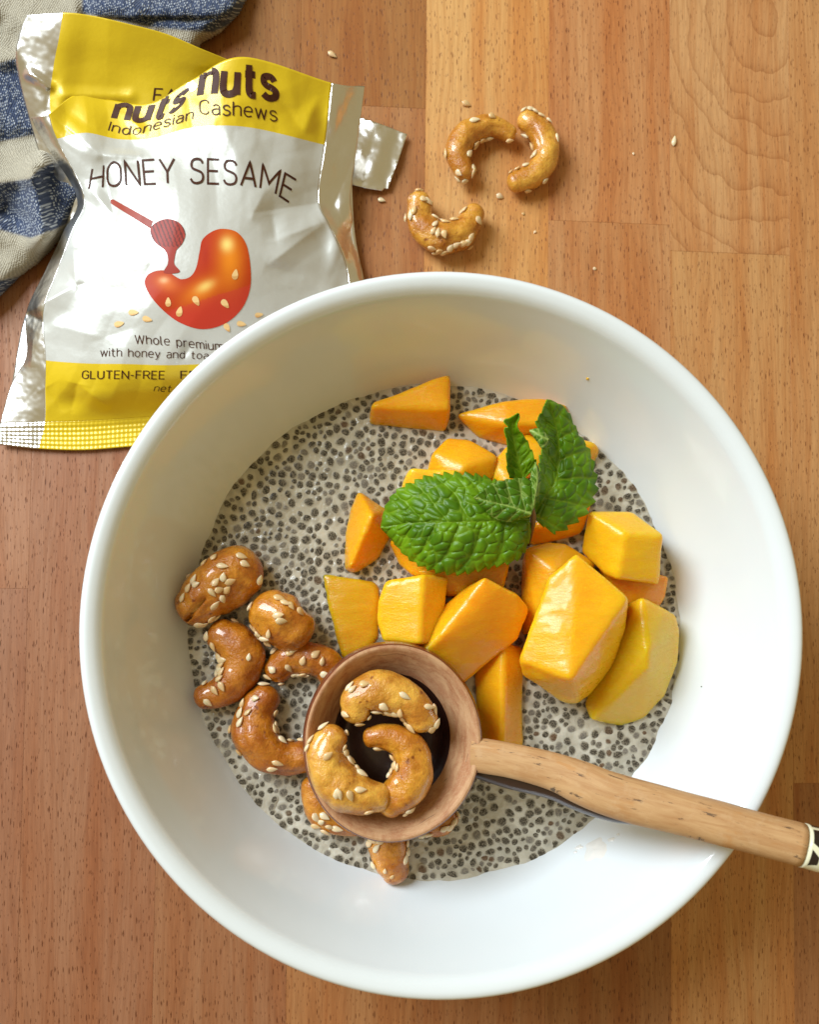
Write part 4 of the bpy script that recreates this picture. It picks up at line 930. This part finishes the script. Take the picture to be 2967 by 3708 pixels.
GL = {'H': (.62, [[(0, 0), (0, 1)], [(.62, 0), (.62, 1)], [(0, .5), (.62, .5)]]), 'O': (.64, [stad(.64)]), 'N': (.62, [[(0, 0), (0, 1), (.62, 0), (.62, 1)]]),
      'E': (.5, [[(.5, 1), (0, 1), (0, 0), (.5, 0)], [(0, .52), (.45, .52)]]), 'Y': (.64, [[(0, 1), (.32, .46), (.64, 1)], [(.32, .46), (.32, 0)]]),
      'S': (.56, [cv((.54, .82), (.46, .95), (.29, 1), (.11, .95), (.03, .78), (.09, .61), (.28, .53), (.48, .44), (.56, .27), (.50, .08), (.29, 0), (.10, .04), (0, .18))]),
      'A': (.66, [[(0, 0), (.33, 1), (.66, 0)], [(.11, .33), (.55, .33)]]), 'M': (.74, [[(0, 0), (0, 1), (.37, .3), (.74, 1), (.74, 0)]]), 'I': (0, [[(0, 0), (0, 1)]]),
      'C': (.56, [_C]), 'W': (.88, [[(0, 1), (.22, 0), (.44, .95), (.66, 0), (.88, 1)]]), 'G': (.56, [_C + [(.56, .48), (.32, .48)]]), 'L': (.48, [[(0, 1), (0, 0), (.48, 0)]]),
      'U': (.58, [[(0, 1)] + ell(.29, .3, .29, .3, 180, 360, 14) + [(.58, 1)]]), 'T': (.6, [[(0, 1), (.6, 1)], [(.3, 1), (.3, 0)]]), 'F': (.5, [[(.5, 1), (0, 1), (0, 0)], [(0, .5), (.44, .5)]]),
      'R': (.58, [[(0, 0), (0, 1)] + ell(.32, .74, .24, .26, 90, -90, 12) + [(0, .48)], [(.32, .48), (.58, 0)]]), '-': (.3, [[(0, .42), (.3, .42)]]), ' ': (.28, []),
      'n': (.47, [[(0, 0), (0, .72)], _arch]), 'd': (.48, [ell(.24, .36, .24, .36), [(.48, 0), (.48, 1)]]), 'o': (.5, [ell(.25, .36, .25, .36)]),
      'e': (.48, [[(0, .38), (.48, .38)] + cv((.48, .40), (.46, .58), (.36, .70), (.24, .72), (.08, .64), (0, .45), (0, .27), (.08, .08), (.25, 0), (.45, .07))]),
      's': (.42, [cv((.41, .58), (.33, .70), (.2, .72), (.06, .66), (.04, .50), (.14, .40), (.3, .35), (.42, .25), (.40, .08), (.26, 0), (.12, .01), (0, .11))]),
      'i': (0, [[(0, 0), (0, .72)], [(0, .90), (0, 1.0)]]), 'a': (.44, [cv((.04, .62), (.2, .72), (.38, .67), (.44, .50), (.44, .25), (.44, 0)), cv((.44, .42), (.2, .42), (.03, .34), (0, .2), (.06, .04), (.2, 0), (.36, .06), (.44, .18))]),
      'h': (.47, [[(0, 0), (0, 1)], _arch]), 'w': (.7, [[(0, .72), (.17, 0), (.35, .68), (.53, 0), (.7, .72)]]), 'p': (.48, [[(0, -.26), (0, .72)], ell(.24, .36, .24, .36)]),
      'r': (.32, [[(0, 0), (0, .72)], cv((0, .46), (.08, .64), (.2, .72), (.32, .70))]), 'l': (.14, [cv((0, 1), (0, .55), (0, .12), (.06, .01), (.14, 0))]),
      'm': (.74, [[(0, 0), (0, .72)], cv((0, .5), (.06, .66), (.2, .72), (.33, .65), (.37, .48), (.37, 0)), cv((.37, .5), (.43, .66), (.57, .72), (.70, .65), (.74, .48), (.74, 0))]),
      'u': (.47, [cv((0, .72), (0, .45), (0, .24), (.05, .06), (.21, 0), (.40, .08), (.47, .26)), [(.47, .72), (.47, 0)]]), 't': (.36, [cv((.14, .98), (.14, .6), (.14, .2), (.2, .03), (.36, .01)), [(0, .68), (.36, .68)]]),
      'y': (.5, [[(0, .72), (.25, .02)], cv((.5, .72), (.27, .06), (.18, -.18), (.02, -.25))])}
def txt(body, base, up, bold=.095, gap=.22, tree=None, mat=None):
    """lettering of even stroke width along a curved baseline; up = cap height vectors in photo pixels"""
    mat = mat or M['brown']; tree = tree or tF; items, x = [], 0.0
    for ch in body:
        w, st = GL[ch]
        for sk in st: items.append([(px + x, py) for px, py in sk])
        x += w + gap
    x1 = x - gap; P = resample(crom(base, 12), 200); Uu = np.array(up, float)
    def place(gx, gy):
        t = gx/x1; i = np.clip(t, 0, 1)*199
        b = np.array([np.interp(i, np.arange(200), P[:, k]) for k in (0, 1)])
        u = np.array([np.interp(np.clip(t, 0, 1)*(len(Uu)-1), np.arange(len(Uu)), Uu[:, k]) for k in (0, 1)])
        if t < 0 or t > 1:
            d = (P[1]-P[0]) if t < 0 else (P[-1]-P[-2]); b = b + d*199*(t if t < 0 else t-1)
        return b + u*gy
    vs, fs = [], []
    for k, sk in enumerate(items):
        Q = np.array(sk); L = np.r_[0, np.cumsum(np.linalg.norm(np.diff(Q, axis=0), axis=1))]
        ts = np.unique(np.round(np.r_[L, np.arange(0, L[-1], .07)], 5)); Q = np.stack([np.interp(ts, L, Q[:, a]) for a in (0, 1)], 1)
        closed = np.linalg.norm(Q[0]-Q[-1]) < 1e-3
        E_ = np.diff(Q, axis=0); E_ = E_[np.linalg.norm(E_, axis=1) > 1e-6] if False else E_; E_ /= np.linalg.norm(E_, axis=1)[:, None] + 1e-12
        b0 = len(vs)
        for i in range(len(Q)):
            e1 = E_[i-1] if i > 0 else (E_[-1] if closed else E_[0]); e2 = E_[i] if i < len(E_) else (E_[0] if closed else E_[-1])
            n = np.array([-(e1+e2)[1], (e1+e2)[0]]); n /= np.linalg.norm(n) + 1e-9
            m = min(1/max(abs(n @ np.array([-e1[1], e1[0]])), .45), 2.2)
            for sgn in (-1, 0, 1):
                g = Q[i] + n*m*sgn*bold/2; p = place(*g)
                h = tree.ray_cast(Vector(CAM), ray(p[0], p[1]))
                if h[0] is None: vs.append(None); continue
                nn = h[1] if h[1].z > 0 else -h[1]; vs.append(np.array(h[0] + nn*(0.010 + 0.0035*(k % 5))))
        for i in range(len(Q)-1):
            for c in (0, 1):
                ii = (b0 + i*3 + c, b0 + i*3 + c + 1, b0 + i*3 + 4 + c, b0 + i*3 + 3 + c)
                if all(vs[a] is not None for a in ii) and max(np.linalg.norm(vs[ii[a]] - vs[ii[a-1]]) for a in range(4)) < .25:
                    fs.append(ii if np.cross(vs[ii[1]]-vs[ii[0]], vs[ii[2]]-vs[ii[0]])[2] > 0 else ii[::-1])
    used = sorted({a for f in fs for a in f}); mp = {a: i for i, a in enumerate(used)}
    return mk('lettering', [vs[a] for a in used], [tuple(mp[a] for a in f) for f in fs], mat, parent=bag)
def poly_bm(poly):
    bm = bmesh.new(); f = bm.faces.new([bm.verts.new((x, y, 0)) for x, y in poly]); bmesh.ops.triangulate(bm, faces=[f]); return bm
txt('HONEY SESAME', [(322, 684), (410, 674), (520, 668), (610, 664), (700, 664), (760, 665), (850, 670), (945, 682), (1005, 706), (1046, 732)], [(12, -72), (-4, -86), (-9, -86), (-4, -88), (0, -88), (0, -88), (4, -86), (12, -84), (26, -80)])
txt('nuts', [(412, 428), (480, 437), (560, 432), (612, 410), (652, 386)], [(23, -70), (22, -73), (30, -80), (40, -86)], bold=.23, gap=.26)
txt('nuts', [(724, 345), (775, 339), (850, 343), (920, 347), (1000, 359)], [(18, -116), (10, -114), (0, -112), (-11, -108)], bold=.23, gap=.26)
txt('Indonesian', [(392, 473), (450, 487), (500, 486), (550, 473), (625, 452), (697, 432)], [(10, -32), (8, -32), (8, -34), (6, -36), (5, -38)])
txt('Cashews', [(724, 412), (800, 417), (900, 423), (1002, 440)], [(0, -50), (0, -50), (-3, -50)])
txt('FAIR', [(555, 364), (600, 367), (690, 378)], [(6, -43), (6, -43)], bold=.12, tree=tB)
txt('Whole premium', [(490, 1244), (610, 1250), (720, 1262), (808, 1270)], [(-2, -31), (-3, -31), (-3, -31)])
txt('with honey and toas', [(364, 1290), (450, 1291), (550, 1294), (665, 1298), (775, 1300)], [(0, -29), (0, -29), (0, -28), (2, -24)])
txt('GLUTEN-FREE', [(298, 1371), (450, 1371), (595, 1372)], [(1, -28), (1, -28)], bold=.12)
txt('FREE', [(655, 1371), (780, 1371)], [(0, -27), (0, -27)], bold=.12)
txt('net', [(557, 1416), (617, 1418)], [(6, -23), (6, -23)])
pl = lambda cx, cy, a, b: [(cx-b, cy-a), (cx+b, cy-a), (cx+b, cy-b), (cx+a, cy-b), (cx+a, cy+b), (cx+b, cy+b), (cx+b, cy+a), (cx-b, cy+a), (cx-b, cy+b), (cx-a, cy+b), (cx-a, cy-b), (cx-b, cy-b)]
decal('plus_sign', poly_bm(pl(694, 312, 20, 6)), M['whiteink'])
# printed picture: nut, honey dipper, seeds
def sF(pts, closed=True, n=8):
    P = [(x*1.72, y*1.72) for x, y in pts]
    if closed:
        k = len(P); E = P[-2:] + P + P[:2]; C = crom(E, n)[2*n:(2+k)*n]
        return [tuple(c) for c in C]
    return P
lin = lambda r, g, b: np.array([((c/255+.055)/1.055)**2.4 if c > 10 else c/255/12.92 for c in (r, g, b)])
nut = sF([(420, 530), (426, 505), (446, 488), (470, 482), (500, 490), (520, 520), (528, 575), (524, 617), (505, 655), (470, 683), (425, 693), (380, 680), (345, 655), (318, 625), (305, 598), (311, 579), (332, 570), (353, 571), (366, 580), (382, 588), (401, 582), (413, 563)])
def nut_ink(x, y):
    x, y = x/1.72, y/1.72
    c = lin(182, 52, 16)
    def bl(cx, cy, sx, sy, col, k, an=0):
        nonlocal c
        dx, dy = x-cx, y-cy; ca, sa = math.cos(an), math.sin(an); u, v = dx*ca+dy*sa, -dx*sa+dy*ca
        w = k*math.exp(-(u/sx)**2-(v/sy)**2); c = c*(1-w) + col*w
    bl(485, 545, 26, 60, lin(235, 140, 30), .9); bl(425, 612, 45, 22, lin(232, 130, 30), .9, -.5); bl(350, 596, 26, 16, lin(225, 120, 50), .8, .4)
    bl(478, 515, 12, 14, lin(250, 225, 130), .9); bl(432, 603, 18, 9, lin(245, 215, 120), .8, -.5); bl(345, 590, 9, 6, lin(245, 200, 150), .7)
    bl(432, 535, 8, 30, lin(170, 40, 12), .7)
    d = (y - 640) - (x - 400)*-0.32
    if d > 0: c = c*.45 + lin(200, 58, 48)*.55
    return c
decal('printed_nut', poly_bm(nut), M['ink'], lift=.012, ink=nut_ink, step=6)
head = sF([(318, 478), (338, 464), (360, 462), (380, 472), (390, 492), (384, 512), (372, 526), (368, 540), (367, 556), (378, 573), (345, 575), (353, 556), (353, 540), (346, 526), (328, 512), (318, 496)])
def head_ink(x, y):
    x, y = x/1.72, y/1.72; c = lin(158, 50, 34)
    if y < 520:
        s = ((x-352)*.9 - (y-490)*.35)/8.0
        if (s % 1) < .35: c = lin(92, 26, 18)
    return c
decal('printed_honey_dipper', poly_bm(head), M['ink'], lift=.016, ink=head_ink, step=5)
decal('printed_honey_dipper', poly_bm([(x*1.72, y*1.72) for x, y in ((233, 421), (239, 420), (322, 466), (316, 481), (232, 428))]), M['ink'], lift=.012, ink=lambda x, y: lin(150, 52, 30))
for x, y, a, s in ((495, 578, 80, 1), (413, 634, -60, 1), (378, 656, 75, 1), (354, 636, 90, .9), (474, 640, -50, 1), (281, 658, 0, .95), (310, 672, -15, .95), (251, 682, 15, .95), (478, 690, -60, .9), (508, 682, -10, .9), (545, 663, 10, .8)):
    a = math.radians(-a); P = []
    for k in range(14):
        t = 2*math.pi*k/14; u, w = math.cos(t)*12*s, math.sin(t)*6.6*s*(1 - .45*math.cos(t)); P.append(((x*1.72 + u*math.cos(a)*1.6 - w*math.sin(a)*1.6), (y*1.72 + u*math.sin(a)*1.6 + w*math.cos(a)*1.6)))
    decal('printed_seed', poly_bm(P), M['ink'], lift=.022, ink=lambda X_, Y_, x=x, y=y: lin(238, 200, 140) if (Y_/1.72 - y) < 3 else lin(214, 165, 105))

# torn strip of foil beside the bag
sv = [(1200, 405), (1290, 420), (1385, 452), (1475, 487), (1440, 590), (1405, 685), (1392, 682), (1385, 692), (1330, 683), (1285, 672), (1190, 650)]
fz = lambda x, y: 0.30 + 0.10*max(0, 1 - segdist(x, y, (1392, 500), (1352, 640))[0]/35) + 0.07*math.sin(x*.03 + y*.01) + .05*math.sin(y*.031 - x*.012) + .05*nz((x/40, y/60, 3))
bm = poly_bm(sv)
for ax_ in (0, 1):
    c = 1180 if ax_ == 0 else 395
    while c < (1480 if ax_ == 0 else 700):
        no = Vector((1, 0, 0)) if ax_ == 0 else Vector((0, 1, 0)); bmesh.ops.bisect_plane(bm, geom=bm.verts[:] + bm.edges[:] + bm.faces[:], dist=1e-4, plane_co=no*c, plane_no=no); c += 9
bm.verts.index_update()
ob = mk('torn_foil_strip', [un(v.co.x, v.co.y, fz(v.co.x, v.co.y)) for v in bm.verts], [tuple(v.index for v in f.verts) for f in bm.faces], M['silver'], origin=un(1340, 560, 0)); bm.free()
md = ob.modifiers.new('thickness', 'SOLIDIFY'); md.thickness = 0.0002
tag(ob, 'torn strip of silver foil sticking out from under the snack bag', 'foil strip')

# ------------------------------------------------------------------ towel
outline = [(-330, -330), (960, -330), (915, -40), (868, 55), (800, 125), (735, 158), (640, 300), (600, 520), (420, 700), (292, 752), (222, 868), (150, 950), (66, 1012), (0, 1078), (-120, 1190), (-330, 1240)]
gx = np.arange(-320, 960, 6.0); gy = np.arange(-320, 1240, 6.0)
TX, TY = np.meshgrid(gx, gy)
D = polydist(TX, TY, outline)
blues = [[(300, -60), (350, -400), (1000, -400), (905, 10), (860, 75), (770, 118), (560, 100), (400, 62), (295, 48)], [(-350, 240), (0, 228), (58, 212), (90, 300), (128, 485), (0, 512), (-350, 520)],
         [(-350, 690), (0, 664), (108, 648), (140, 612), (190, 590), (300, 690), (262, 800), (200, 830), (110, 862), (0, 832), (-350, 850)], [(-350, 1080), (0, 1016), (70, 1002), (110, 1040), (-350, 1260)]]
bl = np.zeros(TX.shape)
for b in blues: bl = np.maximum(bl, sstep(polydist(TX, TY, b), -5, 5))
zt = np.where(D > 0, 0.10 + 0.85*(1 - np.exp(-np.maximum(D, 0)/26)), 0.1)
for a, b, h, w in (((120, 610), (150, 860), .75, 42), ((0, 655), (110, 640), .45, 34), ((20, 760), (70, 800), -.5, 40), ((0, 215), (60, 205), .35, 40), ((-50, 20), (250, 140), .30, 60), ((300, 20), (880, 40), .28, 50),
                   ((0, 520), (120, 500), -.30, 40), ((60, 900), (230, 820), .25, 40), ((-60, 950), (60, 900), -.2, 40), ((300, -20), (310, 60), -.3, 26), ((450, 0), (520, 90), .2, 36), ((0, 90), (40, 160), -.2, 40), ((150, 560), (170, 600), .35, 26)):
    d, t = segdist(TX, TY, a, b); zt += h*np.exp(-(d/w)**2)*sstep(D, 0, 40)
zt += np.array([[0.10*nz((x/110, y/110, 2)) + .04*nz((x/40, y/40, 5)) for x in gx] for y in gy])*sstep(D, 0, 30)
zt = np.minimum(zt, np.where((TX > 120) & (TY > 60) & (TY < 480), 1.0, 3)); zt = np.maximum(zt, .04)
jag = np.array([[nz((x/14, y/14, 8))*3 for x in gx] for y in gy])
keep = D + jag > 0
idx = -np.ones(TX.shape, int); vs, uvs, bs = [], [], []
for i in range(len(gy)):
    for j in range(len(gx)):
        if keep[i, j]: idx[i, j] = len(vs); p = un(TX[i, j], TY[i, j], zt[i, j]); vs.append(p); uvs.append((p[0]*.94 + p[1]*.34 + zt[i, j]*.5, p[1]*.94 - p[0]*.34 + zt[i, j]*.6)); bs.append(bl[i, j])
fs = [(idx[i+1, j], idx[i+1, j+1], idx[i, j+1], idx[i, j]) for i in range(len(gy)-1) for j in range(len(gx)-1) if min(idx[i, j], idx[i+1, j], idx[i, j+1], idx[i+1, j+1]) >= 0]
tw = mk('kitchen_towel', vs, fs, M['towel'], origin=un(100, 300, 0), uv=uvs, attr={'blue': bs})
md = tw.modifiers.new('thickness', 'SOLIDIFY'); md.thickness = 0.0015; md.offset = -1
tag(tw, 'crumpled blue and cream checked linen kitchen towel under the snack bag', 'kitchen towel')
